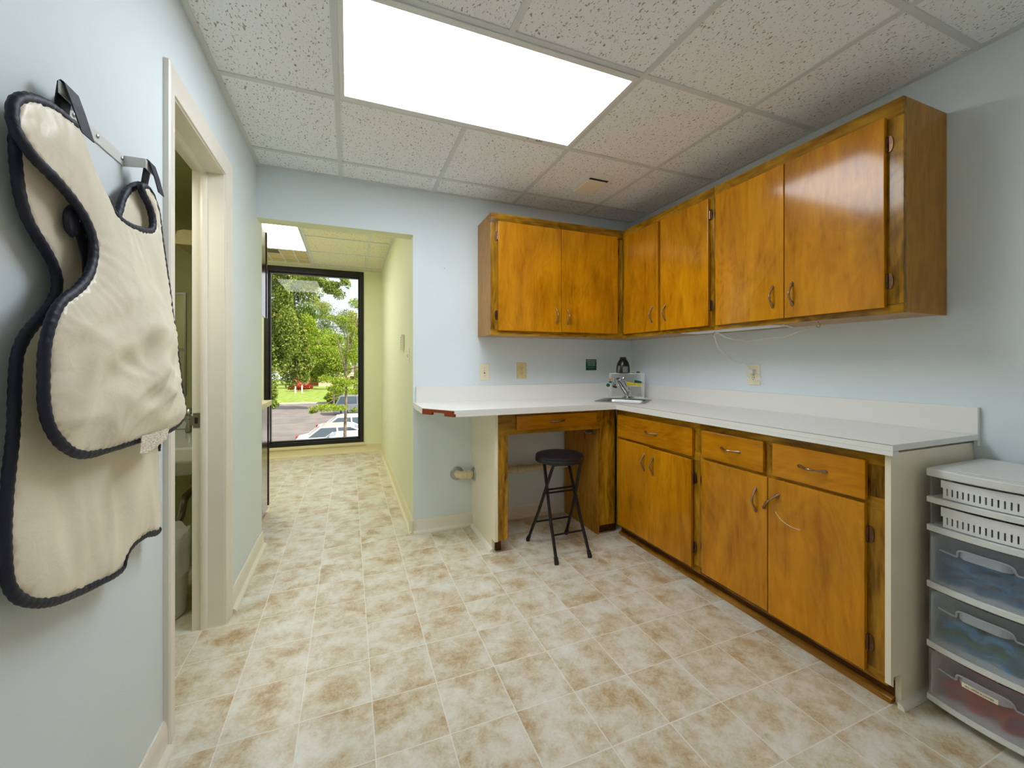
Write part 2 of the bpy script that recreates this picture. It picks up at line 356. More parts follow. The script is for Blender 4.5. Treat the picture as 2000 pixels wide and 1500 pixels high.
# baseboards with a shoe moulding
def baseboard(name, mat, p0, p1, nrm, hgt=.095, t=.012):
    # from p0 to p1 along a wall, nrm points into the room
    a, b = Vector((*p0, 0)), Vector((*p1, 0)); n = Vector((*nrm, 0)); m = MB()
    prof = [(0, 0), (.030, 0), (.029, .008), (.024, .015), (t+.002, .019), (t, .022), (t, hgt-.03), (t-.003, hgt-.012), (.005, hgt), (0, hgt)]
    vs = []
    for q in (a, b):
        for d, z in prof: vs.append(q+n*d+Vector((0, 0, z)))
    k = len(prof); fs = [tuple(range(k)), tuple(range(2*k-1, k-1, -1))]+[(i, (i+1) % k, k+(i+1) % k, k+i) for i in range(k)]
    return struct(m.add(vs, fs).build(name, mat, smooth=True))
baseboard('baseboard_left_near', M['trim'], (XL, YS), (XL, 1.566), (1, 0))
baseboard('baseboard_left_far', M['trim'], (XL, 2.316), (XL, 3.105), (1, 0))
baseboard('baseboard_back', M['trim'], (XH-.029, YB), (1.62, YB), (0, -1))
baseboard('baseboard_hall_right', M['trimhall'], (XH, YB-.029), (XH, YF), (-1, 0))
baseboard('baseboard_hall_far', M['trimhall'], (-1.28, YF), (XH, YF), (0, -1), hgt=.1)
baseboard('baseboard_right', M['trim'], (XR, YS), (XR, .22), (-1, 0))
# bathroom doorway: jamb, stop and moulded casing
door = struct(thing('door_1', 'cream painted doorway to the bathroom in the left wall', 'doorway', (XL, DY0, 0))); del door['category']
m = MB(); JT = .016
m.box(-.65, XL, DY0, DY0+JT, 0, DZ); m.box(-.65, XL, DY1-JT, DY1, 0, DZ); m.box(-.65, XL, DY0+JT, DY1-JT, DZ-JT, DZ)
m.build('door_jamb', M['trim'], door)
m = MB()
for s in (0, 1):
    y = DY0+JT if s == 0 else DY1-JT; sg = 1 if s == 0 else -1
    m.prism([(-.617, y), (-.592, y), (-.595, y+sg*.009), (-.602, y+sg*.012), (-.610, y+sg*.012), (-.617, y+sg*.010)], 2, 0, DZ-JT)
m.prism([(-.617, DZ-JT), (-.592, DZ-JT), (-.595, DZ-JT-.009), (-.602, DZ-JT-.012), (-.617, DZ-JT-.012)], 1, DY0+JT+.012, DY1-JT-.012)
m.build('door_stop', M['trim'], door, smooth=True)
def casing(prof_y_in, prof_y_out, ztop_in, w):
    m = MB(); prof = [(0, 0), (.007, 0), (.009, .012), (.008, .016), (.012, .04), (.017, .058), (.018, w-.006), (.014, w), (0, w)]
    # path: up near side, across the head, down far side (mitred)
    A = prof_y_in; B = prof_y_out; vs = []
    for k in range(4):
        for d, o in prof:
            y = (A-o) if k < 2 else (B+o); z = 0 if k in (0, 3) else ztop_in+o
            vs.append((XL+d, y, z))
    n = len(prof); fs = []
    for k in range(3): fs += [(k*n+i, k*n+(i+1) % n, (k+1)*n+(i+1) % n, (k+1)*n+i) for i in range(n)]
    fs += [tuple(range(n)), tuple(range(4*n-1, 3*n-1, -1))]
    return m.add(vs, fs).build('door_casing', M['trim'], door, smooth=True)
casing(1.637, 2.232, 2.062, .072)
sp = MB(); sp.box(-.646, -.618, DY1-JT-.0015, DY1-JT+.0005, .905, .972); sp.box(-.66, -.646, DY1-JT-.002, DY1-JT+.001, .918, .958)
strike = sp.build('strike_plate', M['steel'], door, bevel=.0005); strike['label'] = 'worn metal strike plate'
box('latch_hole', M['darkgap'], -.640, -.628, DY1-JT-.003, DY1-JT-.001, .925, .952, strike)
# hall window
win = struct(thing('window_1', 'tall black framed window at the end of the hall', 'window', (WX0, YF, WZ0))); del win['category']
m = MB(); y0, y1 = YF-.012, YF+.10; fw = .05
m.box(WX0, WX0+fw, y0, y1, WZ0, WZ1); m.box(WX1-fw, WX1, y0, y1, WZ0, WZ1); m.box(WX0+fw, WX1-fw, y0, y1, WZ0, WZ0+fw); m.box(WX0+fw, WX1-fw, y0, y1, WZ1-fw-.02, WZ1)
m.box(WX0+fw, WX0+fw+.018, YF+.03, y1, WZ0+fw, WZ1-fw-.02); m.box(WX1-fw-.018, WX1-fw, YF+.03, y1, WZ0+fw, WZ1-fw-.02)
m.box(WX0+fw+.018, WX1-fw-.018, YF+.03, y1, WZ0+fw, WZ0+fw+.016); m.box(WX0+fw+.018, WX1-fw-.018, YF+.03, y1, WZ1-fw-.036, WZ1-fw-.02)
m.build('window_frame', M['blackframe'], win, bevel=.002)
box('window_glass', M['glass'], WX0+fw+.018, WX1-fw-.018, YF+.058, YF+.062, WZ0+fw+.016, WZ1-fw-.036, win)
box('window_sill', M['trimhall'], WX0-.01, WX1+.012, YF-.028, YF, WZ0-.035, WZ0, win, bevel=.004)
# ------------------------------------------------------------------ ceiling fixtures
t = thing('ceiling_light', 'large lit fluorescent panel light in the tiled ceiling above the open floor', 'ceiling light', (.56, 1.74, H))
m = MB(); a, b, c, d = FX0+.012, FX1-.012, FY0+.012-.012, FY1-.0
a, b, c, d = FX0+.0125, FX1-.0125, FY0+.0005, FY1-.0025; fw = .02
m.box(a, a+fw, c, d, H-.012, H-.0005); m.box(b-fw, b, c, d, H-.012, H-.0005); m.box(a+fw, b-fw, c, c+fw+.008, H-.012, H-.0005); m.box(a+fw, b-fw, d-fw-.012, d, H-.012, H-.0005)
fr = m.build('light_frame', M['white'], t, bevel=.002)
box('light_diffuser', M['diffuser'], a+fw, b-fw, c+fw+.008, d-fw-.012, H-.006, H-.001, t)
for q_, x_ in (('+', .90), ('A/N', .965)): text('pencil_marking', q_, .024, M['ink'], t, (x_-.56, d-.016-1.74, -.0125), (pi, 0, 0))['label'] = 'handwritten mark on the light frame'
th = thing('ceiling_light', 'lit fluorescent panel light in the hall ceiling before the window', 'ceiling light', (-.72, 4.45, H2))
m = MB(); a, b, c, d = -1.007, -.428, 3.903, 5.088; fw = .012
m.box(a, a+fw, c, d, H2-.012, H2-.0005); m.box(b-fw, b, c, d, H2-.012, H2-.0005); m.box(a+fw, b-fw, c, c+fw, H2-.012, H2-.0005); m.box(a+fw, b-fw, d-fw, d, H2-.012, H2-.0005)
m.build('light_frame', M['tbar'], th)
box('light_diffuser', M['diffuserhall'], a+fw, b-fw, c+fw, d-fw, H2-.006, H2-.001, th)
t = thing('air_grille', 'yellowed air grille in the hall ceiling just before the window', 'vent', (-.72, 5.42, H2))
gm = plain('yellowed_grille_panel', srgb(196, 178, 110), .5, var=.12, vs=12.); gd = plain('dark_grille_mesh', srgb(88, 78, 44), .6, var=.3, vs=200.)
m = MB(); a, b, c, d = -1.005, -.43, 5.115, 5.725
for i in range(5): x = a+(b-a-.012)*i/4; m.box(x, x+.012, c, d, H2-.010, H2-.0005)
for j in range(4): y = c+(d-c-.012)*j/3; m.box(a, b, y, y+.012, H2-.0095, H2-.0008)
m.build('grille_frame', M['tbar'], t)
box('grille_panel', gm, a+.001, b-.001, c+.001, d-.001, H2-.004, H2-.001, t)
m = MB(); x0 = a+(b-a-.012)*0/4+.012
g = m.box(a+.013, a+(b-a-.012)*2/4-.001, c+.013, c+(d-c-.012)/3-.001, H2-.0055, H2-.0041).build('grille_mesh', gd, t); g['label'] = 'open dark mesh bay of the grille'
t = thing('exhaust_fan', 'square cream exhaust fan cover in the ceiling near the corner cabinets', 'vent', (1.53, 2.39, H))
m = MB(); z = H
m.add([(1.425, 2.255, z-.0005), (1.635, 2.255, z-.0005), (1.635, 2.53, z-.0005), (1.425, 2.53, z-.0005), (1.455, 2.285, z-.02), (1.605, 2.285, z-.02), (1.605, 2.50, z-.02), (1.455, 2.50, z-.02)],
      [(0, 1, 2, 3), (4, 7, 6, 5), (0, 4, 5, 1), (1, 5, 6, 2), (2, 6, 7, 3), (3, 7, 4, 0)])
fanm = plain('cream_vent_plastic', srgb(240, 232, 212), .45, var=.03)
m.build('fan_housing', M['white'], t, bevel=.004)
box('fan_gap', M['darkgap'], 1.460, 1.600, 2.290, 2.495, z-.022, z-.0195, t)
box('fan_cover', fanm, 1.452, 1.592, 2.302, 2.506, z-.032, z-.022, t, bevel=.006)
# ------------------------------------------------------------------ cabinet hardware (shared meshes, local: plate on plane x=0, sticking out to -x, long in z)
def handle_mesh():
    m = MB(); L = .05
    P = spline([(0, 0, -L), (-.006, 0, -L+.008), (-.014, 0, -.03), (-.024, 0, -.012), (-.026, 0, 0), (-.024, 0, .012), (-.014, 0, .03), (-.006, 0, L-.008), (0, 0, L)], 4)
    R = []
    for p in P:
        q = abs(p.z)/L; R.append(.0042+.0035*max(0, (q-.62)/.38)**1.2+(.0012 if abs(p.z) < .006 else 0))
    m.tube(P, R, 8)
    for s in (-1, 1):
        m.lathe([(.0001, -.004), (.006, -.0035), (.0085, -.001), (.0085, .0005)], (0, 0, s*(L-.002)), 10, 0, sx=.75, sy=1.35)
        m.tube([(-.0245, 0, s*.0035), (-.0245, 0, s*.006)], .0062, 8)
    return m.build('handle', M['bronze'], smooth='all', local=True, mesh_only=True)
HM = handle_mesh()
def hinge_mesh(L=.064):
    m = MB()
    pts = []
    for k in range(13):
        a = -pi/2+pi*k/12; pts.append((.004+.015*cos(a)**.7 if cos(a) > 0 else .004, L/2*sin(a)))
    m.prism(pts, 0, -.0022, 0)
    m.tube([(-.005, 0, -L*.36), (-.005, 0, L*.36)], .0042, 8)
    for s in (-1, 1): m.lathe([(.0001, 0), (.0035, .001), (.0045, .003), (.0032, .006), (.0001, .008)] if s > 0 else [(.0001, -.008), (.0032, -.006), (.0045, -.003), (.0035, -.001), (.0001, 0)], (-.005, 0, s*L*.36), 8, 2)
    return m.build('hinge', M['hinge'], smooth=True, local=True, mesh_only=True)
HG = hinge_mesh()
def hw(me, name, parent, loc, rot):
    o = place(name, me, parent, Vector(loc)-wloc(parent), rot); return o
# face 'R': doors face -x at plane x ; 'B': doors face -y at plane y.   Rotation about z maps -x to -y: +90deg
RB = {'R': (0, 0, 0), 'B': (0, 0, pi/2)}
def fpt(face, p, along, z, out=0.):
    return (p-out, along, z) if face == 'R' else (along, p-out, z)
def fbox(m, face, p0, p1, a0, a1, z0, z1):
    return m.box(p0, p1, a0, a1, z0, z1) if face == 'R' else m.box(a0, a1, p0, p1, z0, z1)
def cdoor(cab, face, p, a0, a1, z0, z1, handle=None, hinge_at=None, hinge_z=(), tilt=0., mat=None, th=.019):
    d = fbox(MB(), face, p, p+th, a0, a1, z0, z1).build('door', mat or M['doorwood'], cab, bevel=.0025)
    if handle:
        hw(HM, 'handle', d, fpt(face, p, handle[0], handle[1]), (tilt, 0, 0) if face == 'R' else (0, tilt, pi/2))
    for z in hinge_z:
        # hinge leaf sits on the face frame beside the door edge; leaf grows towards +local y
        side = 1 if hinge_at > (a0+a1)/2 else -1
        if face == 'R': rot = (0, 0, 0) if side > 0 else (pi, 0, 0)
        else: rot = (0, 0, pi/2) if side < 0 else (pi, 0, pi/2)
        hw(HG, 'hinge', d, fpt(face, p+.0185, hinge_at, z, .0005), rot)
    return d
def cdrawer(cab, face, p, a0, a1, z0, z1, handle=None, th=.019):
    d = fbox(MB(), face, p, p+th, a0, a1, z0, z1).build('drawer', M['drawy'] if face == 'R' else M['drawx'], cab, bevel=.0025)
    if handle: hw(HM, 'handle', d, fpt(face, p, *handle), (pi/2, 0, 0) if face == 'R' else (pi/2, 0, pi/2))
    return d
# ---- wall cabinets
ZT, ZU, XU, YU = 2.221, 1.389, 1.955, 2.618
XF = XU+.0195                                  # face frame front plane behind the doors (right wall)
YFm = YU+.0195
def body(cab, name, mat, boxes):
    m = MB()
    for b in boxes: m.box(*b)
    return m.build(name, mat, cab, bevel=.0008)
XF -= .0; 
c = thing('wall_cabinet', 'long orange wood wall cabinet nearest the viewer with a bright light reflection on its door', 'cabinet', (2.12, 1.35, ZU), 'wall cabinets with plain wood doors')
body(c, 'side_panel', M['sidewood'], [(XF+.019, XR-.001, .905, .923, ZU+.002, ZT)])
body(c, 'case', M['sidewood'], [(XF+.019, XR-.001, .923, 1.781, ZU+.004, ZU+.02), (XF+.019, XR-.001, .923, 1.781, ZT-.03, ZT-.012), (XR-.012, XR-.001, .923, 1.781, ZU+.035, ZT-.03), (XF+.019, XR-.012, 1.766, 1.781, ZU+.035, ZT-.03)])
body(c, 'top_rail', M['framey'], [(XF, XF+.019, .905, 1.781, ZT-.07, ZT)])
body(c, 'bottom_rail', M['framey'], [(XF, XF+.019, .905, 1.781, ZU, ZU+.038)])
body(c, 'stile', M['framez'], [(XF, XF+.019, .905, .962, ZU+.038, ZT-.07)])
body(c, 'stile', M['framez'], [(XF, XF+.019, 1.748, 1.781, ZU+.038, ZT-.07)])
body(c, 'stile', M['framez'], [(XF, XF+.019, 1.34, 1.375, ZU+.038, ZT-.07)])
cdoor(c, 'R', XU, 1.359, 1.757, 1.413, 2.161, (1.413, 1.523), 1.759, (1.53, 2.062))
cdoor(c, 'R', XU, .957, 1.355, 1.413, 2.161, (1.317, 1.523), .955, (1.515, 2.055))
c = thing('wall_cabinet', 'narrower orange wood wall cabinet on the right wall next to the room corner', 'cabinet', (2.12, 2.2, ZU), 'wall cabinets with plain wood doors')
body(c, 'case', M['sidewood'], [(XF+.019, XR-.001, 1.783, YB-.001, ZU+.004, ZU+.02), (XF+.019, XR-.001, 1.783, YB-.001, ZT-.03, ZT-.012), (XR-.012, XR-.001, 1.783, YB-.001, ZU+.035, ZT-.03), (XF+.019, XR-.012, 1.783, 1.798, ZU+.035, ZT-.03)])
body(c, 'top_rail', M['framey'], [(XF, XF+.019, 1.783, 2.637, ZT-.07, ZT)])
body(c, 'bottom_rail', M['framey'], [(XF, XF+.019, 1.783, 2.637, ZU, ZU+.038)])
body(c, 'stile', M['framez'], [(XF, XF+.019, 1.783, 1.812, ZU+.038, ZT-.07)])
body(c, 'stile', M['framez'], [(XF, XF+.019, 2.59, 2.637, ZU+.038, ZT-.07)])
body(c, 'stile', M['framez'], [(XF, XF+.019, 2.195, 2.24, ZU+.038, ZT-.07)])
cdoor(c, 'R', XU, 2.229, 2.597, 1.418, 2.161, (2.288, 1.533), 2.599, (1.545, 2.055))
cdoor(c, 'R', XU, 1.809, 2.206, 1.416, 2.161, (2.16, 1.531), 1.807, (1.535, 2.065))
c = thing('wall_cabinet', 'orange wood wall cabinet with two doors on the back wall above the outlets', 'cabinet', (1.42, 2.78, ZU), 'wall cabinets with plain wood doors')
body(c, 'side_panel', M['sidewood'], [(.894, .912, YFm+.019, YB-.001, ZU+.002, ZT)])
body(c, 'case', M['sidewood'], [(.912, XF, YFm+.019, YB-.001, ZU+.004, ZU+.02), (.912, XF, YFm+.019, YB-.001, ZT-.03, ZT-.012), (.912, XF, YB-.012, YB-.001, ZU+.035, ZT-.03)])
body(c, 'top_rail', M['framex'], [(.894, XF-.001, YFm, YFm+.019, ZT-.07, ZT)])
body(c, 'bottom_rail', M['framex'], [(.894, XF-.001, YFm, YFm+.019, ZU, ZU+.038)])
body(c, 'stile', M['framez'], [(.894, .95, YFm, YFm+.019, ZU+.038, ZT-.07)])
body(c, 'stile', M['framez'], [(1.905, XF-.001, YFm, YFm+.019, ZU+.038, ZT-.07)])
body(c, 'stile', M['framez'], [(1.405, 1.45, YFm, YFm+.019, ZU+.038, ZT-.07)])
cdoor(c, 'B', YU, .942, 1.425, 1.419, 2.163, (1.385, 1.535), .940, (1.525, 2.062))
cdoor(c, 'B', YU, 1.429, 1.915, 1.421, 2.163, (1.478, 1.532), 1.917, (1.53, 2.058))
# ---- base cabinets
XB, XBF = 1.726, 1.7455; ZC = .918; ZB0 = .068
def base_body(c, y0, y1, stiles, rail_z=(.687, .702)):
    body(c, 'case', M['sidewood'], [(XBF+.019, XR-.001, y0, y1, ZB0+.01, ZB0+.025), (XR-.02, XR-.001, y0, y1, ZB0+.025, .87), (XBF+.019, XR-.02, y1-.015, y1, ZB0+.025, .87), (XBF+.019, XR-.02, y0, y0+.015, ZB0+.025, .87)])
    body(c, 'top_rail', M['framey'], [(XBF, XBF+.019, y0, y1, .832, .879)])
    body(c, 'middle_rail', M['framey'], [(XBF, XBF+.019, y0, y1, .672, .716)])
    body(c, 'bottom_rail', M['framey'], [(XBF, XBF+.019, y0, y1, ZB0, .105)])
    for a, b in stiles:
        body(c, 'stile', M['framez'], [(XBF, XBF+.019, a, b, .105, .672)]); body(c, 'stile', M['framez'], [(XBF, XBF+.019, a, b, .716, .832)])
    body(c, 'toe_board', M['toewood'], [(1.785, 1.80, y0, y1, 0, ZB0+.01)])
    q = MB(); q.prism([(1.785, 0), (1.762, 0), (1.764, .010), (1.772, .019), (1.785, .022)], 1, y0, y1); q.build('shoe_moulding', M['roundwood'], c, smooth=True)
c = thing('base_cabinet', 'wood base cabinet with one drawer in the inner corner of the counter beside the stool', 'cabinet', (2.0, 2.03, 0), 'base cabinets under the white counter')
base_body(c, 1.666, 2.40, [(1.666, 1.712), (2.352, 2.40)])
cdrawer(c, 'R', XB, 1.703, 2.366, .690, .842, (2.03, .767))
cdoor(c, 'R', XB, 2.049, 2.360, .088, .676, (2.091, .572), 2.362, (.22, .562))
cdoor(c, 'R', XB-.004, 1.706, 2.048, .090, .672, (2.005, .567), 1.704, (.2, .575))
c = thing('base_cabinet', 'wood base cabinet with two drawers at the near end of the counter', 'cabinet', (2.0, 1.25, 0), 'base cabinets under the white counter')
base_body(c, .844, 1.665, [(.844, .905), (1.635, 1.665), (1.252, 1.293)])
cdrawer(c, 'R', XB, 1.293, 1.639, .702, .842, (1.463, .772))
cdrawer(c, 'R', XB, .902, 1.251, .702, .845, (1.083, .771))
cdoor(c, 'R', XB, 1.274, 1.639, .092, .688, (1.328, .573), 1.641, (.22, .572))
d = cdoor(c, 'R', XB, .904, 1.270, .087, .688, (1.255, .588), .902, (.188, .578), tilt=.72)
wm = MB(); wm.tube(spline([(XB-.001, 1.235, .548), (XB-.0012, 1.21, .522), (XB-.0012, 1.17, .508), (XB-.001, 1.13, .508)], 6), .0012, 5); s_ = wm.build('scratch_wire', M['paper'], d); s_['label'] = 'pale scratch curving below the handle'
# white end panel of the run
t = thing('end_panel', 'white laminate end panel closing the near end of the base cabinets', 'panel', (2.0, .83, 0))
m = MB(); m.prism([(XB, .088), (1.742, .078), (1.742, .112), (1.787, .112), (1.787, 0), (XR-.002, 0), (XR-.002, .884), (XB, .884)], 1, .826, .843)
m.build('panel', M['panelcream'], t)
q = MB(); q.prism([(.826, 0), (.806, 0), (.808, .010), (.815, .018), (.826, .021)], 0, 1.765, XR-.002); q.build('shoe_moulding', M['trim'], t, smooth=True)
# ---- knee-hole desk section
YD = 2.402; YDF = YD+.0195
c = thing('knee_hole_desk', 'wood desk section with one shallow drawer above the open knee space holding the stool', 'desk', (1.3, 2.66, 0))
o = body(c, 'end_panel', M['panelcream'], [(.846, .866, YD+.012, YB-.001, .078, .879), (.846, .866, 2.475, YB-.031, .0, .078)]); o['label'] = 'white laminate end panel'
q = MB(); q.prism([(.846, 0), (.826, 0), (.828, .010), (.836, .018), (.846, .021)], 1, 2.46, YB-.031); q.build('shoe_moulding', M['trim'], c, smooth=True)
body(c, 'post', M['framez'], [(.868, .934, YDF, YDF+.019, .078, .742)])
body(c, 'top_rail', M['framex'], [(.868, 1.62, YDF, YDF+.019, .742, .879)])
body(c, 'post_inner', M['sidewood'], [(.867, .885, YDF+.019, YB-.03, .78, .87)])
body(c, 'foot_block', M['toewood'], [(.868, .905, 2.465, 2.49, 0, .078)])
body(c, 'stile', M['framez'], [(1.62, XBF-.001, YDF, YDF+.019, .068, .879)])
body(c, 'side_panel', M['sidewood'], [(1.61, 1.628, YDF+.019, YB-.031, .0, .879)])
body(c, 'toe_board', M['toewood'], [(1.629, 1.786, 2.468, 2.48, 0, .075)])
body(c, 'drawer_box', M['sidewood'], [(1.0, 1.57, YDF+.019, 2.85, .785, .86)])
cdrawer(c, 'B', YD, .99, 1.583, .768, .860, (1.278, .815))
# ------------------------------------------------------------------ counter
XC, YC, YCE, XS = 1.701, 2.349, .809, 2.263
SINK = [Vector((1.655, 2.548)), Vector((1.876, 2.262)), Vector((2.125, 2.478)), Vector((1.905, 2.770))]
scen = sum(SINK, Vector((0, 0)))/4
OUT = [(.423, YB-.002), (.423, 2.563), (.572, YC), (XC, YC), (XC, YCE), (XR-.002, YCE), (XR-.002, YB-.002)]
SOFF = Vector((-.018, -.024)); HOLE = [scen+SOFF+(p-scen)*.84 for p in SINK]
def slab(out, holes, z0, z1):
    V = [Vector(p) for p in out]; E = [(i, (i+1) % len(V)) for i in range(len(V))]; loops = [list(range(len(V)))]
    for h in holes:
        b = len(V); V += [Vector(p) for p in h]; E += [(b+i, b+(i+1) % len(h)) for i in range(len(h))]; loops.append(list(range(b, b+len(h))))
    v2, e2, f2, *_ = delaunay_2d_cdt(V, E, [], 2, 1e-6)
    fs = []
    def inside(p, L):
        c_ = False
        for i in range(len(L)):
            a, b = V[L[i]], V[L[i-1]]
            if (a.y > p.y) != (b.y > p.y) and p.x < (b.x-a.x)*(p.y-a.y)/(b.y-a.y)+a.x: c_ = not c_
        return c_
    for f in f2:
        p = sum((v2[i] for i in f), Vector((0, 0)))/len(f)
        if inside(p, loops[0]) and not any(inside(p, l) for l in loops[1:]): fs.append(f)
    n = len(v2); m = MB()
    m.add([(p.x, p.y, z0) for p in v2]+[(p.x, p.y, z1) for p in v2], [tuple(f)[::-1] for f in fs]+[tuple(n+i for i in f) for f in fs]+[(L[i], L[(i+1) % len(L)], n+L[(i+1) % len(L)], n+L[i]) for L in loops for i in range(len(L))])
    return m
ct = thing('countertop', 'L-shaped white laminate countertop with backsplash and a broken front corner', 'countertop', (1.6, 2.4, .88))
slab(OUT, [HOLE], .897, ZC).build('deck', M['laminate'], ct)
m = MB(); EZ0, EZ1 = .880, .8965
m.box(.572+.01, XC-.019, YC, YC+.018, EZ0, EZ1); m.box(XC, XC+.018, YCE, YC+.018, EZ0, EZ1); m.box(XC-.019, XC, YC, YC+.018, EZ0, EZ1); m.box(.423, .441, 2.58, YB-.002, EZ0, EZ1); m.box(XC+.018, 1.735, YCE, YCE+.016, EZ0, EZ1)
m.box(XR-.022, XR-.002, YCE, YCE+.01, .874, EZ1)
m.build('edge_strip', M['laminate'], ct)
m = MB(); m.box(XC-.0004, XC+.0004, YCE+.001, YC-.001, ZC-.0022, ZC-.0010); m.build('edge_seam', M['darkgap'], ct)['label'] = 'thin dark seam along the front edge'
m = MB(); A = Vector((.423, 2.563)); B = Vector((.572, YC)); dv = (B-A).normalized(); nv = Vector((-dv.y, dv.x));
if nv.y > 0: nv = -nv
def cblk(t0, t1, z0, z1, out=.0012, dep=.018):
    L = (B-A).length; p = [A+dv*L*t0+nv*out, A+dv*L*t1+nv*out, A+dv*L*t1-nv*dep, A+dv*L*t0-nv*dep]; m.prism([(q.x, q.y) for q in p], 2, z0, z1)
cblk(.0, 1., .8972, ZC-.003, dep=.0004); cblk(.0, .30, EZ0+.001, .8968); cblk(.70, 1., EZ0, .8968)
o = m.build('broken_edge', M['particle'], ct); o['label'] = 'torn reddish brown particle board edge'
m = MB(); m.box(.437, XR-.002, YB-.021, YB-.002, ZC, 1.030)
m.build('backsplash', M['laminate'], ct, bevel=.001)
m = MB(); m.box(XS, XR-.002, YCE, YB-.021, ZC, 1.022); m.build('backsplash', M['laminate'], ct, bevel=.001)
# ------------------------------------------------------------------ sink and tap in the corner
t = thing('corner_sink', 'small stainless steel sink set diagonally into the counter corner', 'sink', (scen.x, scen.y, ZC))
def ringpts(k, z, rnd=.0):
    out = []
    P = [scen+(SOFF if k < .9 else Vector((0, 0)))+(p-scen)*k for p in SINK]
    for i in range(4):
        a, b, c_ = P[i-1], P[i], P[(i+1) % 4]
        r = rnd
        p0 = b+(a-b).normalized()*r; p1 = b+(c_-b).normalized()*r
        for q in range(5):
            s = q/4; out.append(((p0*(1-s)**2+b*2*s*(1-s)+p1*s*s).x, (p0*(1-s)**2+b*2*s*(1-s)+p1*s*s).y, z))
    return out
rings = [ringpts(1.0, ZC+.0008, .012), ringpts(.985, ZC+.004, .014), ringpts(.80, ZC+.004, .03), ringpts(.78, ZC+.001, .035), ringpts(.76, ZC-.006, .04), ringpts(.72, ZC-.10, .05), ringpts(.66, ZC-.13, .05), ringpts(.12, ZC-.135, .01)]
m = MB(); vs = [p for r in rings for p in r]; n = 20
m.add(vs, [(i*n+k, i*n+(k+1) % n, (i+1)*n+(k+1) % n, (i+1)*n+k) for i in range(len(rings)-1) for k in range(n)]+[tuple((len(rings)-1)*n+k for k in range(n))])
m.build('basin', M['steel'], t, smooth=True)
MB().lathe([(.022, 0), (.022, .003), (.015, .004), (.001, .003)], (scen.x, scen.y, ZC-.135), 16).build('drain', M['chrome'], t, smooth=True)
fx, fy = 2.035, 2.655                          # tap on the back ledge of the sink
D = (scen-Vector((fx, fy))).normalized(); side = Vector((-D.y, D.x))
t = thing('tap', 'chrome sink tap with lever and green capped eyewash nozzles in the counter corner', 'tap', (fx, fy, ZC+.004))
zb = ZC+.0042
m = MB(); m.lathe([(.046, 0), (.046, .006), (.036, .012), (.030, .014), (.029, .055), (.031, .062), (.024, .078), (.001, .083)], (fx, fy, zb), 20)
m.build('tap_base', M['chrome'], t, smooth=True)
def P3(a, b, z): return (fx+a[0]+b[0], fy+a[1]+b[1], zb+z)
left = Vector((-.929, .37))                    # towards the left of the picture, across the room
sd = (D*.55+left*.75).normalized()
def sp_(d, z, s=0.): q = Vector((fx, fy))+sd*d; return (q.x, q.y, zb+z)
m = MB(); m.tube(spline([sp_(.0, .03), sp_(.035, .075), sp_(.085, .135), sp_(.105, .146), sp_(.12, .138)], 5), [.023]*8+[.020]*6+[.016]*7, 12); m.build('spout', M['chrome'], t, smooth=True)
m = MB(); m.tube([P3((0, 0), (0, 0), .07), (fx-.012, fy+.0, zb+.10), (fx-.032, fy+.008, zb+.15)], .0075, 8); m.lathe([(.001, -.014), (.012, -.010), (.016, 0), (.012, .010), (.001, .014)], (fx-.034, fy+.009, zb+.155), 12); m.build('lever', M['chrome'], t, smooth=True)
m = MB(); m.tube([sp_(.12, .145), sp_(.12, .105)], .013, 12); m.tube([sp_(.118, .12), sp_(.155, .118)], .011, 10)
e0 = Vector(sp_(.155, .118))
m.tube([e0+Vector((0, 0, .045)), e0+Vector((0, 0, -.02))], .007, 8); m.tube([e0+Vector((0, 0, -.018)), e0+Vector((.03, -.01, -.026))], .010, 8); m.tube([Vector(sp_(.125, .14)), Vector(sp_(.125, .165))], .007, 8)
m.build('eyewash_fitting', M['chrome'], t, smooth=True)
gm_ = plain('green_cap', srgb(8, 92, 70), .4); om_ = plain('orange_tip', srgb(206, 128, 60), .4)
for k, (da, dz, r, mt) in enumerate([(.018, .012, .011, gm_), (.034, -.012, .014, gm_)]):
    q = e0+Vector((left.x*da, left.y*da, dz)); MB().lathe([(.001, -r*.8), (r*.8, -r*.7), (r, 0), (r*.8, r*.7), (.001, r*.8)], q, 12, 1).build('nozzle_cap', mt, t, smooth=True)
q = e0+Vector((left.x*.03, left.y*.03, .032)); MB().tube([q, q-Vector((left.x*.028, left.y*.028, -.004))], .007, 8).build('pin', om_, t)['label'] = 'orange pull pin'
# ------------------------------------------------------------------ white wire corner rack and what stands on it
ra, rb = Vector((1.965, 2.797)), Vector((2.176, 2.640)); rd = (rb-ra).normalized(); rn = Vector((-rd.y, rd.x))
if rn.x+rn.y < 0: rn = -rn
ra = ra-rn*.0; RD = .062
t = thing('wire_rack', 'small white wire shelf rack standing in the counter corner behind the tap', 'rack', (2.13, 2.79, ZC))
def rk(a, b, z): q = ra+rd*a+rn*b; return (q.x, q.y, z)
RW = (rb-ra).length; zr = ZC+.003
def rod(m, a, b, r=.0022): m.tube([a, b], r, 6)
for nm, z in (('bottom_tier', zr), ('middle_tier', zr+.093), ('top_tier', zr+.192)):
    m = MB(); rod(m, rk(0, 0, z), rk(RW, 0, z), .0042); rod(m, rk(0, RD, z), rk(RW, RD, z), .004); rod(m, rk(0, 0, z), rk(0, RD, z)); rod(m, rk(RW, 0, z), rk(RW, RD, z))
    for i in range(1, 16): rod(m, rk(RW*i/16, 0, z), rk(RW*i/16, RD, z), .0014)
    m.build(nm, M['white'], t, smooth=True)
for a in (0., RW):
    for b in (0., RD): m = MB(); rod(m, rk(a, b, ZC+.0005), rk(a, b, zr+.194), .004); m.build('upright', M['white'], t, smooth=True)
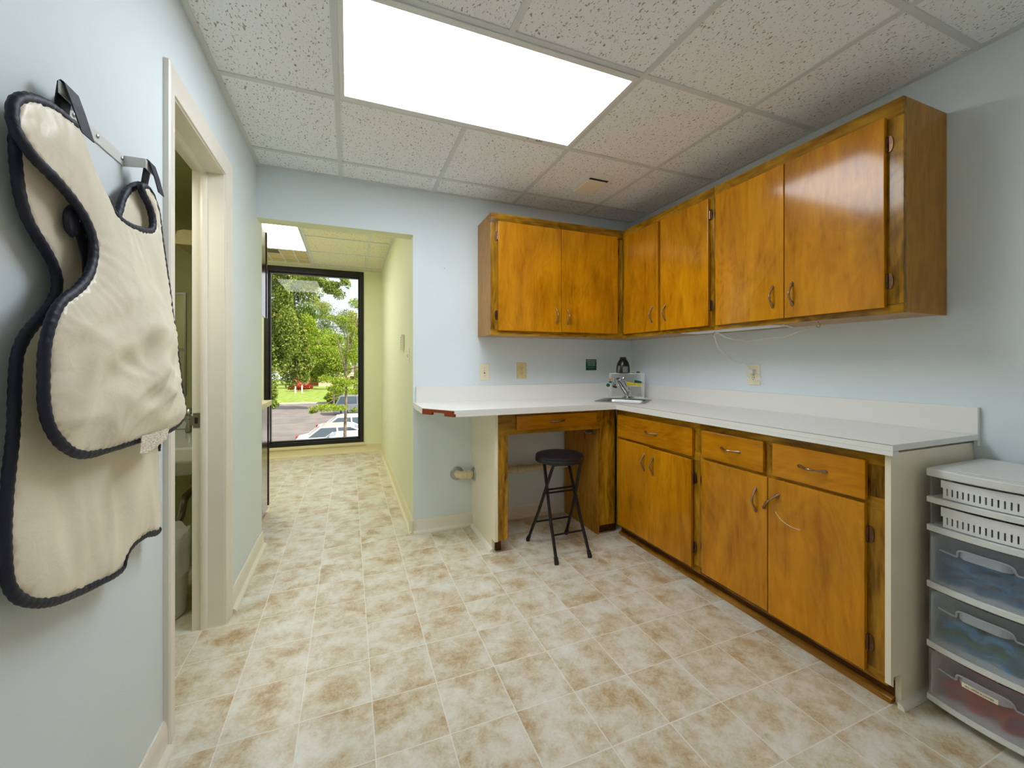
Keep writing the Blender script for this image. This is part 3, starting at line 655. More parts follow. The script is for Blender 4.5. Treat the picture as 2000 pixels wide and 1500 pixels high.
for a in (.012, RW-.012): m = MB(); rod(m, rk(a, 0, zr), rk(a, 0, zr+.192), .0032); m.build('upright', M['white'], t, smooth=True)
ztop = zr+.194+.001
q = ra+rd*.105+rn*.031
t = thing('bottle', 'black domed bottle standing upside down on the white wire rack', 'bottle', (q.x, q.y, ztop))
MB().lathe([(.049, 0), (.053, .004), (.054, .03), (.051, .06), (.044, .084), (.033, .104), (.025, .113), (.026, .117), (.026, .126), (.022, .130), (.001, .131)], (q.x, q.y, ztop), 28).build('shell', M['blackplastic'], t, smooth=True)
lab = plain('grey_print_label', srgb(120, 122, 126), .5, var=.35, vs=400.)
def curved_label(a0, a1, z0, z1, r, tilt):
    m = MB(); vs = []; n = 8
    for k in range(n+1):
        a = a0+(a1-a0)*k/n
        for z in (z0, z1): vs.append((q.x+cos(a+tilt*(z-z0))*r, q.y+sin(a+tilt*(z-z0))*r, ztop+z))
    m.add(vs, [(2*k, 2*k+2, 2*k+3, 2*k+1) for k in range(n)]); return m
vd = math.atan2(-q.y, -q.x)
curved_label(vd-.05, vd+.75, .006, .055, .0545, 0).build('label', lab, t)['label'] = 'grey printed label'
curved_label(vd-.95, vd-.6, .004, .06, .0545, 3.).build('label', lab, t)['label'] = 'slanted silver label'
for k, (a, c_) in enumerate([(.178, srgb(176, 160, 130)), (.222, srgb(110, 96, 74))]):
    p = ra+rd*a+rn*.028
    MBx = MB().lathe([(.010, 0), (.012, .003), (.012, .012), (.009, .015), (.001, .016)], (p.x, p.y, ztop), 12, sx=1.2)
    tag(MBx.build('rubber_stopper', plain('stopper%s' % 'ab'[k], c_, .6), None, smooth=True), ['small tan stopper on the wire rack next to the black bottle', 'small brown stopper at the right end of the wire rack top'][k], 'stopper')
spy = plain('yellow_sponge', srgb(236, 208, 40), .9, var=.12, vs=200., bump=.6); spg = plain('green_scrubber', srgb(16, 92, 92), .95, var=.25, vs=300., bump=.8)
zm = zr+.093+.0035
def sponge(a, label, scrub, lift):
    p = ra+rd*a+rn*.036; t = thing('sponge', label, 'sponge', (p.x, p.y, zm), 'sponges on the wire rack')
    m = MB(); P = [rk(a-.032, .008, zm), rk(a+.032, .008, zm), rk(a+.032, .055, zm), rk(a-.032, .055, zm)]
    hs = [.022+lift, .018, .018, .022+lift]
    m.add(P+[(v[0], v[1], v[2]+h) for v, h in zip(P, hs)], [(0, 3, 2, 1), (4, 5, 6, 7), (0, 1, 5, 4), (1, 2, 6, 5), (2, 3, 7, 6), (3, 0, 4, 7)])
    m.build('foam', spy, t, bevel=.003)
    if scrub:
        P2 = [(v[0], v[1], v[2]+h+.0005) for v, h in zip(P, hs)]
        m = MB(); m.add(P2+[(v[0], v[1], v[2]+g) for v, g in zip(P2, (.022, .012, .012, .022))], [(0, 3, 2, 1), (4, 5, 6, 7), (0, 1, 5, 4), (1, 2, 6, 5), (2, 3, 7, 6), (3, 0, 4, 7)])
        m.build('scrubber', spg, t, bevel=.002)['label'] = 'dark green scrubbing pad'
sponge(.158, 'plain yellow sponge on the middle tier of the white wire rack', False, .010)
sponge(.226, 'yellow sponge with a dark green scrubber on top at the right of the wire rack', True, 0.)
# ------------------------------------------------------------------ wall plates and the sign
def plate(name, label, cat, c, face, w=.076, h=.122, kind='outlet', mat=None, rim=None, extra=None):
    # face: 'B' back wall (faces -y), 'R' right wall (faces -x), 'H' hall right wall (faces -x)
    t = thing(name, label, cat, c); fc = 'B' if face == 'B' else 'R'; p = c[1] if fc == 'B' else c[0]; a = c[0] if fc == 'B' else c[1]; z = c[2]
    mt = mat or M['ivory']
    fbox(MB(), fc, p-.005, p-.0005, a-w/2, a+w/2, z-h/2, z+h/2).build('cover_plate', mt, t, bevel=.002)
    def pc(nm, m_, a0, a1, z0, z1, o0, o1, par=t): return fbox(MB(), fc, p-o1, p-o0, a+a0, a+a1, z+z0, z+z1).build(nm, m_, par)
    if kind == 'outlet':
        for s in (1, -1):
            r = fbox(MB(), fc, p-.0075, p-.005, a-.017, a+.017, z+s*.02-.014, z+s*.02+.014).build('socket', mt, t, bevel=.001)
            for d in (-.0065, .0065): pc('slot', M['ink'], d-.0014, d+.0014, s*.02-.002, s*.02+.008, .0075, .008, r)
            pc('slot', M['ink'], -.0025, .0025, s*.02-.011, s*.02-.006, .0075, .008, r)
        pc('screw', M['steel'], -.003, .003, -.003, .003, .005, .0062)
    elif kind == 'switch':
        pc('switch_slot', M['ink'], -.005, .005, -.013, .013, .005, .0056); pc('toggle', mt, -.004, .004, -.004, .012, .005, .016)
        for s in (1, -1): pc('screw', M['steel'], -.0025, .0025, s*.03-.0025, s*.03+.0025, .005, .0062)
    return t
plate('light_switch', 'ivory switch plate on the back wall left of the outlet, above the counter', 'switch', (.945, YB, 1.131), 'B', .078, .124, 'switch')
goldm = plain('yellowed_plate', srgb(224, 208, 156), .35)
plate('wall_outlet', 'yellowed double outlet on the back wall between the switch and the green sign', 'outlet', (1.246, YB, 1.139), 'B', .08, .124, 'outlet', goldm)
ro = plate('wall_outlet', 'ivory outlet on the right wall with a white cord plugged in', 'outlet', (XR, 1.768, 1.125), 'R', .084, .124)
t = plate('light_switch', 'slim ivory light switch on the pale green hall wall near the opening', 'switch', (XH, 3.168, 1.251), 'R', .118, .118, 'switch')
th_ = thing('thermostat', 'ivory thermostat box on the pale green hall wall', 'thermostat', (XH, 3.48, 1.37))
MB().box(XH-.026, XH-.0005, 3.415, 3.545, 1.31, 1.432).build('housing', M['ivory'], th_, bevel=.004)
m = MB()
for k in range(5): m.box(XH-.0275, XH-.0258, 3.43, 3.44, 1.322+.02*k, 1.330+.02*k)
m.build('vent_slots', M['ink'], th_)
plate('wall_outlet', 'ivory outlet low on the pale green hall wall', 'outlet', (XH, 5.22, .46), 'R', .08, .122)
t = thing('sign', 'small green emergency eyewash sign on the wall left of the wire rack', 'sign', (1.879, YB, 1.184))
box('board', M['signgreen'], 1.828, 1.930, YB-.003, YB-.0003, 1.138, 1.229, t)
ww = plain('sign_white_print', srgb(196, 214, 206), .5)
for txt, z, s in (('EMERGENCY', 1.215, .0165), ('EYEWASH', 1.198, .0165), ('STATION', 1.181, .0165)):
    text('lettering', txt, s, ww, t, (0, -.0034, z-1.184), (pi/2, 0, 0), depth=.0002)
m = MB()
for z, w in ((1.166, .06), (1.161, .075), (1.150, .04)): m.box(1.879-w/2, 1.879+w/2, YB-.0034, YB-.003, z-.0009, z+.0009)
m.build('fine_print', plain('faint_print', srgb(90, 140, 122), .5), t)
tag(MB().tube([(.642, YB-.008, 1.882), (.642, YB+.002, 1.878)], .002, 6).build('nail', M['steel']), 'tiny nail alone high on the blue back wall left of the cabinet', 'nail')
# under-cabinet light strip, hooks, cord
t = thing('under_cabinet_light', 'slim white light strip under the wall cabinets of the right wall', 'light strip', (2.0, 1.75, ZU))
MB().box(1.985, 2.10, 1.44, 2.05, ZU-.0035, ZU+.0038).build('housing', M['white'], t, bevel=.002)
MB().box(1.998, 2.088, 1.47, 2.02, ZU-.006, ZU-.0037).build('lens', M['basket'], t)
def cup_hook(px, py, label):
    x = 2.02; d = ray(px, py); tt = x/d[0]; y = d[1]*tt
    t = thing('cup_hook', label, 'hook', (x, y, ZU-.009)); m = MB(); zz = ZU+.0038
    P = spline([(x, y, zz), (x, y, zz-.010), (x, y-.007, zz-.016), (x, y-.010, zz-.024), (x, y-.003, zz-.032), (x, y+.007, zz-.029), (x, y+.009, zz-.022)], 4)
    m.tube(P, .0016, 6); m.build('hook', M['bronze'], t, smooth=True); return x, y, zz
hx, hy, hz = cup_hook(1395, 650, 'small brass cup hook under the cabinet left of the outlet')
hx2, hy2, hz2 = cup_hook(1598, 633, 'small brass cup hook under the cabinet right of the outlet')
t = thing('power_cord', 'thin white cord hanging from the cup hooks down to the right wall outlet', 'cord', (XR-.02, 1.77, 1.13))
def rp(px, py, x): return Vector(onx(px, py, x))
cord = [(1528, 634, 2.04), (1545, 639, 2.10), (1560, 641.5, 2.12), (1582, 641.5, 2.08), (1560, 647, 2.12), (1534, 658, 2.15), (1505, 659, 2.15), (1458, 667, 2.14), (1450, 665, 2.13), (1420, 660, 2.06), (1402, 650.5, 2.022), (1395, 654, 2.018), (1396, 660, 2.04), (1404, 680, 2.14), (1420, 694, 2.2), (1434, 705, 2.245), (1456, 711, 2.262), (1466, 720, 2.264), (1478, 729, 2.262), (1485, 737, 2.262), (1487, 745, 2.262), (1480, 743.5, 2.258), (1473, 744, 2.256), (1463, 738, 2.256), (1458, 730, 2.256), (1461, 725, 2.257), (1466, 723.5, 2.258), (1472, 723.5, 2.262)]
m = MB(); m.tube(spline([rp(*c_) for c_ in cord], 6), .003, 6); m.build('cable', M['white'], t, smooth=True)
MB().box(XR-.036, XR-.0085, 1.752, 1.784, 1.135, 1.158).build('plug', M['white'], t, bevel=.004)
# ------------------------------------------------------------------ drain pipe below the counter
t = thing('drain_pipe', 'cream drain pipe elbow running from the wall through the white panel under the counter', 'pipe', (.8, 2.88, .385))
yp = YB-.058; zp = .392
m = MB(); m.tube(spline([(.735, YB-.004, zp), (.735, YB-.03, zp), (.745, yp, zp), (.775, yp-.006, zp), (.80, yp-.006, zp)], 5), .026, 14); m.build('elbow', M['pvc'], t, smooth=True)
m = MB(); m.tube([(.79, yp-.006, zp), (.815, yp-.006, zp)], .031, 16); m.build('coupling', M['pvc'], t, smooth=True)
m = MB(); m.tube([(.81, yp-.006, zp), (.8455, yp-.006, zp)], .024, 14); m.tube([(.8665, yp-.006, zp), (1.609, yp-.006, zp)], .024, 14); m.build('pipe_run', M['pvc'], t, smooth=True)
m = MB(); m.tube([(1.19, yp-.006, zp), (1.235, yp-.006, zp)], .031, 16); m.build('coupling', M['pvc'], t, smooth=True)
for nm, ax, c_ in (('wall_flange', 1, (.735, YB-.0125, zp)), ('panel_flange', 0, (.8335, yp-.006, zp))):
    MB().lathe([(.027, 0), (.04, .001), (.047, .006), (.050, .0118), (.027, .0118)], c_, 22, ax).build(nm, M['steel'], t, smooth=True)
# small clamp with a red tag in the knee space
t = thing('cable_clamp', 'small metal clamp with a red tag inside the knee space above the stool', 'clamp', (1.6, 2.52, .70))
m = MB(); m.tube(spline([(1.606, 2.50, .705), (1.585, 2.505, .700), (1.58, 2.53, .697), (1.59, 2.56, .70), (1.606, 2.57, .704)], 5), .006, 8); m.box(1.600, 1.609, 2.485, 2.585, .698, .712); m.build('bracket', M['steel'], t, smooth=True)
MB().box(1.588, 1.593, 2.565, 2.577, .645, .697).build('red_tag', plain('red_tag', srgb(170, 40, 20), .5), t)
# ------------------------------------------------------------------ folding stool
SX, SY = 1.262, 2.343
t = thing('folding_stool', 'round black folding stool standing in the knee space under the desk drawer', 'stool', (SX, SY, 0))
MB().lathe([(.001, .570), (.150, .570), (.156, .574), (.157, .588), (.154, .594), (.155, .598), (.152, .609), (.142, .6135), (.001, .6145)], (SX, SY, 0), 40).build('seat', M['seatvinyl'], t, smooth=True)
def leg(pts, nm='leg'):
    P = spline(pts, 6); o = MB().tube(P, .0098, 10).build(nm, M['stoolmetal'], t, smooth=True)
    e = Vector(pts[-1]); d = (P[-2]-P[-1]).normalized()
    MB().tube([(e.x, e.y, .0005), e+d*.004+Vector((0, 0, .004)), e+d*.035], [.0135, .0138, .0125], 10).build('rubber_foot', M['rubber'], o, smooth=True)
    return o
def mid(a, b, s, dx=0, dy=0): a, b = Vector(a), Vector(b); q = a.lerp(b, s); return (q.x+dx, q.y+dy, q.z)
LG = [((1.170, 2.250, .572), (1.121, 2.529, .006), .012), ((1.363, 2.250, .572), (1.412, 2.527, .006), .012), ((1.197, 2.442, .572), (1.146, 2.164, .006), -.012), ((1.372, 2.442, .572), (1.378, 2.168, .006), -.012)]
for a, b, cv in LG: leg([a, mid(a, b, .35, 0, -cv*.6), mid(a, b, .62, 0, -cv), mid(a, b, .8, 0, -cv*.4), b])
def bar(l0, l1, s, off0=0, off1=0):
    a = mid(LG[l0][0], LG[l0][1], s, 0, -LG[l0][2]*off0); b = mid(LG[l1][0], LG[l1][1], s, 0, -LG[l1][2]*off1)
    MB().tube([a, b], .0062, 8).build('cross_bar', M['stoolmetal'], t, smooth=True)
bar(0, 1, .36, .6, .6); bar(0, 1, .74, .7, .7); bar(2, 3, .76, .6, .6); bar(2, 3, .33, .6, .6)
m = MB(); m.tube([(1.17, 2.25, .568), (1.363, 2.25, .568)], .0095, 8); m.tube([(1.197, 2.442, .568), (1.372, 2.442, .568)], .0095, 8); m.build('seat_rail', M['stoolmetal'], t, smooth=True)
# ------------------------------------------------------------------ lead apron on its wall bracket
t = thing('coat_bracket', 'white metal wall strip with two projecting arms holding the apron', 'bracket', (XL, 1.15, 1.70))
def by(px, py, x=XL): return onx(px, py, x)
Y0, Y1 = 1.072, 1.325; zt0, zb0 = 1.717, 1.690
MB().box(XL+.0005, XL+.003, Y0, Y1, zb0, zt0).build('strip', M['white'], t, bevel=.0005)
for ya, xe, ze, sd_ in ((1.072, XL+.032, -.001, -1), (Y1-.0015, XL+.045, 0., 1)):
    m = MB(); m.prism([(XL+.003, zb0), (XL+.003, zt0), (xe, zt0+ze), (xe, zb0+.004+ze)], 1, ya-.0012, ya+.0012)
    m.box(xe-.0012, xe+.0012, ya, ya+sd_*.058, zb0+.004+ze, zt0+ze); m.build('arm', M['tbar'], t)
for y in (1.12, 1.205, 1.312): MB().lathe([(.0045, 0), (.0045, .002), (.001, .0035)], (XL+.003, y, 1.705), 10, 0).build('screw', M['steel'], t, smooth=True)
FRONT = [(26,196),(36,184),(56,180),(80,187),(104,199),(124,214),(140,228),(156,242),(170,272),(188,324),(204,360),(218,388),(228,412),(248,430),(272,441),(297,445),(300,428),(293,404),(281,380),(277,362),(286,358),(299,372),(306,390),(314,420),(320,470),(327,520),(333,560),(339,610),(346,660),(352,705),(357,750),(363,785),(363,806),(357,826),(333,846),(280,864),(224,882),(188,893),(160,895),(136,885),(112,862),(95,830),(87,790),(86,750),(87,690),(94,648),(106,610),(124,581),(156,556),(176,528),(184,492),(180,458),(164,422),(140,388),(108,352),(72,316),(44,277),(29,248),(24,220)]
BACK = [(30,250),(50,214),(90,212),(130,232),(156,262),(176,320),(200,380),(222,424),(233,408),(240,384),(253,364),(276,355),(298,372),(310,420),(318,500),(326,590),(330,680),(326,760),(318,820),(313,880),(314,950),(315,1036),(288,1050),(264,1068),(249,1090),(245,1112),(230,1127),(200,1143),(160,1163),(112,1182),(72,1187),(42,1180),(24,1164),(13,1138),(8,1070),(9,1010),(15,930),(24,850),(27,770),(31,700),(40,668),(56,640),(84,608),(104,580),(112,552),(106,524),(94,500),(74,468),(52,428),(38,380),(31,330),(28,288)]
def unproj(pts, xf):
    out = []
    for px, py in pts:
        x = -.46
        for _ in range(6): y, z = onx(px, py, x)[1:]; x = xf(z)
        out.append(Vector((y, z)))
    return out
def sstep(a, b, v): s = max(0, min(1, (v-a)/(b-a))); return s*s*(3-2*s)
XFR = lambda z: -.482+.032*sstep(1.66, 1.25, z)
XBK = lambda z: -.503+.012*sstep(1.5, .95, z)
def inset(P, k, closed=False):
    A = sum(P[i-1].y*P[i].z-P[i].y*P[i-1].z for i in range(len(P))); sg = 1 if A > 0 else -1; out = []
    for i in range(len(P)):
        tg = (P[(i+2) % len(P)]-P[i-2]); tg.x = 0; nn = Vector((0, -tg.z, tg.y)).normalized()
        out.append(P[i]+nn*k*sg)
    return out
def panel(name, px, xf, disp, mat, par, thick, step):
    o2 = unproj(px, xf); P = resample(spline([(p.x, p.y, 0) for p in o2], 8, True), step, True); P = [Vector((p.x, p.y)) for p in P]
    P = [Vector((p.y, p.z)) for p in inset([Vector((0, p.x, p.y)) for p in P], .0088)]
    n = len(P); V = list(P); ys = [p.x for p in P]; zs = [p.y for p in P]
    y0, y1, z0, z1 = min(ys), max(ys), min(zs), max(zs)
    def inside(q):
        c_ = False
        for i in range(n):
            a, b = P[i], P[i-1]
            if (a.y > q.y) != (b.y > q.y) and q.x < (b.x-a.x)*(q.y-a.y)/(b.y-a.y)+a.x: c_ = not c_
        return c_
    j = 0; z = z0+step*.5
    while z < z1:
        y = y0+(step*.5 if j % 2 else 0)
        while y < y1:
            q = Vector((y, z))
            if inside(q) and min((q-p).length for p in P[::2]) > step*.75: V.append(q)
            y += step
        z += step*.866; j += 1
    v2, e2, f2, *_ = delaunay_2d_cdt(V, [(i, (i+1) % n) for i in range(n)], [], 1, 1e-7)
    cum = [0.]
    for i in range(1, n): cum.append(cum[-1]+(P[i]-P[i-1]).length)
    def X(q):
        k = min(range(n), key=lambda i: (P[i]-q).length_squared); d = (P[k]-q).length
        puck = .0034*sin(cum[k]*2*pi/.024+5*noise.noise((cum[k]*7, 1, 0)))*(.6+.6*noise.noise((cum[k]*5, 4, 0)))*math.exp(-d/.036)*(1-math.exp(-d/.004))
        return xf(q.y)+disp(q, d)+puck
    vs = [(X(q), q.x, q.y) for q in v2]
    mb = MB(); mb.add(vs, [tuple(f) for f in f2])
    o = mb.build(name, mat, par, smooth='all')
    if o.data.polygons and sum(p.normal.x for p in o.data.polygons) < 0: o.data.flip_normals()
    sm = o.modifiers.new('thickness', 'SOLIDIFY'); sm.thickness = thick; sm.offset = -1
    return o, [Vector((X(p), p.x, p.y)) for p in P]
def fold(q, ang, f, s, seed): c_, s_ = cos(ang), sin(ang); return noise.noise(((q.x*c_+q.y*s_)*f, (-q.x*s_+q.y*c_)*s, seed))
def ridge(q, ang, f, s, seed): return 1-abs(fold(q, ang, f, s, seed))*2
def dfront(q, d):
    e = 1-math.exp(-d/.035); low = sstep(1.45, 1.2, q.y); up = sstep(1.42, 1.6, q.y)
    v = .020*math.exp(-((q.x-1.24)/.17)**2-((q.y-1.24)/.2)**2)*e
    w = Vector((q.x+.03*noise.noise((q.x*7, q.y*7, 3)), q.y+.03*noise.noise((q.x*7, q.y*7, 9))))
    v += e*(.011*fold(w, .45, 7, 2.2, 3.1)+.013*ridge(w, 1.95, 9.5, 2.6, 8.2)*low+.008*ridge(w, 1.35, 15, 5, 1.7)*low+.005*ridge(w, 2.3, 24, 9, 5.5)*low+.006*ridge(w, .35, 11, 1.6, 6.5)*(1-low))
    v += e*up*(.006*ridge(w, -.5, 14, 2.4, 4.4)+.003*fold(w, 1.2, 26, 5, 6.))
    return v
def dback(q, d):
    e = 1-math.exp(-d/.03); lo = sstep(1.1, .85, q.y)
    return e*(.010*ridge(q, .15, 11, 1.6, 2.2)*(.3+.7*lo)+.006*fold(q, .1, 8, 2, 9.1)+.008*math.exp(-((q.x-1.24)/.06)**2)*lo)-.0
ap = thing('lead_apron', 'beige protective apron with dark navy edging hanging on the left wall by two loops', 'apron', (-.47, 1.15, 1.2))
fo, fe = panel('front_panel', FRONT, XFR, dfront, M['apron'], ap, .011, .0095)
bo, be = panel('back_panel', BACK, XBK, dback, M['apron'], ap, .009, .014)
def tape(name, P, w, par, flat=.42, inset=.0):
    m = MB(); P = resample(P, .004); R = [w*(1+.05*sin(i*1.45+2*noise.noise((i*.05, 5, 1)))+.08*noise.noise((i*.11, 2, 7))) for i in range(len(P))]
    m.tube(P, R, 10, flat=flat, up=(1, 0, 0)); return m.build(name, M['navy'], par, smooth='all')
def nearest(P, px, xf): q = unproj([px], xf)[0]; return min(range(len(P)), key=lambda i: (P[i].y-q.x)**2+(P[i].z-q.y)**2)
a = nearest(fe, (158, 246), XFR); b = nearest(fe, (217, 386), XFR); n = len(fe)
lo_, hi_ = min(a, b), max(a, b)
path = [fe[(hi_+i) % n] for i in range((lo_-hi_) % n+1)]
cen = Vector((0, 1.2, 1.3))
tape('front_binding', [p+Vector((-.005, 0, 0)) for p in path], .0095, ap, .8)['label'] = 'dark navy binding around the front panel'
ia, ib = nearest(be, (313, 880), XBK), nearest(be, (316, 1030), XBK); lo2, hi2 = min(ia, ib), max(ia, ib); nb = len(be)
tape('back_binding', [be[(hi2+i) % nb]+Vector((-.004, 0, 0)) for i in range((lo2-hi2) % nb+1)], .0095, ap, .8)['label'] = 'dark navy binding around the back panel'
# hanging loops: flat webbing over the bracket arms
def strap(name, pts, w0, ax, th=.0022):
    P = [Vector(p) for p in pts]; m = MB(); vs = []; A = Vector(ax)
    for i, p in enumerate(P):
        tg = (P[min(i+1, len(P)-1)]-P[max(i-1, 0)]).normalized(); nn = tg.cross(A).normalized(); w = w0[i] if isinstance(w0, list) else w0
        for s, o in ((-1, -1), (1, -1), (1, 1), (-1, 1)): vs.append(p+A*s*w/2+nn*o*th/2)
    k = len(P); fs = [(i*4+j, i*4+(j+1) % 4, (i+1)*4+(j+1) % 4, (i+1)*4+j) for i in range(k-1) for j in range(4)]+[(0, 1, 2, 3), (k*4-1, k*4-2, k*4-3, k*4-4)]
    return m.add(vs, fs).build(name, M['navy'], ap)
def U(px, py, x): return Vector(onx(px, py, x))
# left loop
def loop(xb, y0, zt, zend, yend, w, spread):
    x0 = xb
    strap('hanging_loop', [(x0-.016, y0+yend*.5, zend+.01), (x0-.009, y0+.002, zt-.03), (x0-.004, y0, zt+.0005), (x0, y0, zt+.0035), (x0+.004, y0, zt+.0005), (x0+.012*spread, y0+.004, zt-.03), (x0+.018*spread, y0+yend, zend)], [w*.9, w*.95, w, w, w, w, w*.95], (0, 1, 0))
loop(XL+.032, 1.041, 1.717, 1.640, .024, .044, 1.)
loop(XL+.045, 1.352, 1.717, 1.645, .016, .036, 1.)
# buckle strap end behind the front panel
m = MB(); c0 = U(139, 432, -.488); 
m.lathe([(.001, -.006), (.016, -.005), (.020, 0), (.016, .005), (.001, .006)], c0, 18, 0, sx=1., sy=1.55); o = m.build('strap_end', M['navy'], ap, smooth=True); o['label'] = 'rounded dark strap end behind the front panel'
strap('side_strap', [U(150, 436, -.487), U(160, 470, -.486), U(168, 500, -.485), U(170, 530, -.484)], .03, (0, .9, .43))
lg = [U(278, 852, -.4395), U(331, 835, -.4395), U(326, 858, -.434), U(286, 886, -.432), U(274, 886, -.433)]
tagm = NT('woven_care_label'); c_ = tagm.coord(); wv = tagm.noise(tagm.map(c_, (1, 1, 7)), 90., 2.)
tagm.bsdf(tagm.ramp(wv, [(.45, srgb(232, 224, 206)), (.62, srgb(178, 166, 146))]), .8)
m = MB(); m.add(lg+[p+Vector((-.0015, 0, 0)) for p in lg], [(0, 1, 2, 3, 4), (9, 8, 7, 6, 5)]+[(i, 5+i, 5+(i+1) % 5, (i+1) % 5) for i in range(5)])
m.build('care_label', tagm.mat, ap)['label'] = 'white woven care label at the lower edge'
# ------------------------------------------------------------------ plastic drawer cart at the right
DX0, DX1, DYa, DYb = 1.868, 2.25, .497, .793
cart = thing('drawer_cart', 'white plastic cart of five see-through drawers beside the counter end panel', 'drawer cart', (2.06, .645, 0))
def bow(a, k=.018): u = (a-(DYa+DYb)/2)/((DYb-DYa)/2); return -k*(1-u*u)
def bowbar(m, y0, y1, z0, z1, x_in, out=0., n=16, k=.018):
    pts = [(DX0+bow(y0+(y1-y0)*i/n, k)-out, y0+(y1-y0)*i/n) for i in range(n+1)]+[(x_in, y1), (x_in, y0)]
    m.prism(pts, 2, z0, z1)
m = MB(); bowbar(m, DYa, DYb, .805, .832, DX1, .004); m.build('top', M['white'], cart, bevel=.004)
m = MB(); bowbar(m, DYa+.03, DYb-.03, .8322, .835, DX1-.03, -.035); m.build('top_panel', M['white'], cart, bevel=.001)
SH = [(.714, .734), (.616, .637), (.420, .442), (.214, .236), (.030, .052)]
m = MB()
for a, b in SH: bowbar(m, DYa, DYb, a, b, DX1, .002)
m.build('shelf_frame', M['white'], cart, bevel=.003)
m = MB()
for y in (DYa+.004, DYb-.010):
    m.box(DX0+.012, DX1, y, y+.006, .052, .805)
m.box(DX1-.006, DX1, DYa+.01, DYb-.01, .052, .805)
m.build('side_wall', M['frost'], cart)
BZ = [(.736, .803), (.639, .712), (.444, .614), (.238, .418), (.054, .212)]
def shell_front(m, y0, y1, z0, z1, off, th=.003, n=16):
    out = [(DX0+bow(y0+(y1-y0)*i/n)+off, y0+(y1-y0)*i/n) for i in range(n+1)]; inn = [(p[0]+th, p[1]) for p in out][::-1]
    m.prism(out+inn, 2, z0, z1)
for k, (z0, z1) in enumerate(BZ):
    if k < 2:
        d = None
        # basket drawer: milky front with a row of upright slots
        y0, y1 = DYa+.042, DYb-.042; N = 16; m = MB(); off = .010
        zs0, zs1 = z0+.012, z0+.036
        shell_front(m, y0, y1, z0+.001, zs0, off); shell_front(m, y0-.006, y1+.006, zs1, z1-.006, off, .004)
        w = (y1-y0)/N
        for i in range(N):
            shell_front(m, y0+i*w+w*.32, y0+(i+1)*w+w*.0, zs0, zs1, off, n=1)
        d = m.build('drawer', M['basket'], cart)
        m = MB(); m.box(DX0+.02, DX1-.03, y0, y0+.003, z0, z1-.01); m.box(DX0+.02, DX1-.03, y1-.003, y1, z0, z1-.01); m.box(DX0+.015, DX1-.03, y0, y1, z0, z0+.003)
        m.build('basket_wall', M['basket'], d)
    else:
        m = MB(); shell_front(m, DYa+.012, DYb-.008, z0, z1, .002 if k == 2 else -.004); d = m.build('drawer', M['frost'], cart)
        m = MB(); m.box(DX0+.006, DX1-.03, DYa+.014, DYa+.017, z0, z1-.02); m.box(DX0+.006, DX1-.03, DYb-.013, DYb-.010, z0, z1-.02); m.box(DX0+.006, DX1-.03, DYa+.017, DYb-.013, z0, z0+.003)
        m.build('drawer_tray', M['basket'], d)
        # scooped pull: rounded lip with a ridge running to both sides
        zc = z1-.040; off = .002 if k == 2 else -.004; yc = (DYa+DYb)/2; hw_ = .066
        def fp(y, z, o): return (DX0+bow(y)+off-o, y, z)
        P = [fp(yc+hw_+.045, zc-.012, .0005), fp(yc+hw_+.006, zc-.016, .001), fp(yc+hw_-.002, zc-.010, .004), fp(yc+hw_-.006, zc+.005, .010), fp(yc+hw_-.020, zc+.012, .013), fp(yc, zc+.013, .015), fp(yc-hw_+.020, zc+.012, .013), fp(yc-hw_+.006, zc+.005, .010), fp(yc-hw_+.002, zc-.010, .004), fp(yc-hw_-.006, zc-.016, .001), fp(yc-hw_-.045, zc-.012, .0005)]
        m = MB(); m.tube(spline(P, 5), .003, 8)
        n = 14; y0, y1 = yc-hw_+.008, yc+hw_-.008; vs = []
        for i in range(n+1):
            y = y0+(y1-y0)*i/n; e = min(1, min(i, n-i)/1.6)
            vs += [fp(y, zc+.012*e, .014*e+.001), fp(y, zc-.012, .019*e+.001), fp(y, zc-.0135, .016*e), fp(y, zc+.009*e, .011*e)]
        m.add(vs, [(i*4+j, i*4+(j+1) % 4, (i+1)*4+(j+1) % 4, (i+1)*4+j) for i in range(n) for j in range(4)])
        h = m.build('handle', M['frosthandle'], d, smooth=True)
        if k == 4:
            m = MB(); ya, yb = yc+.044, yc-.036; n = 6; vs = []
            for i in range(n+1):
                y = ya+(yb-ya)*i/n; vs += [fp(y, zc+.001, .0215), fp(y, zc-.013, .0225)]
            m.add(vs, [(2*i, 2*i+1, 2*i+3, 2*i+2) for i in range(n)]); lb = m.build('paper_label', M['paper'], d); lb['label'] = 'paper strip with printed capitals'
            yy = (ya+yb)/2; p = Vector(fp(yy, zc-.006, .0232))-wloc(lb)
            ph = math.atan2(yb-ya, bow(yb)-bow(ya))
            text('lettering', 'ALL UPPER & LOWER', .0074, M['ink'], lb, p, (pi/2, 0, ph), depth=.0002, sx=.92)
for (x, y) in ((1.915, .748), (1.915, .545), (2.2, .748), (2.2, .545)):
    o = MB().lathe([(.010, -.011), (.022, -.010), (.024, -.005), (.024, .005), (.022, .010), (.010, .011)], (x, y, .0245), 18, 1).build('caster', M['maroon'], cart, smooth=True)
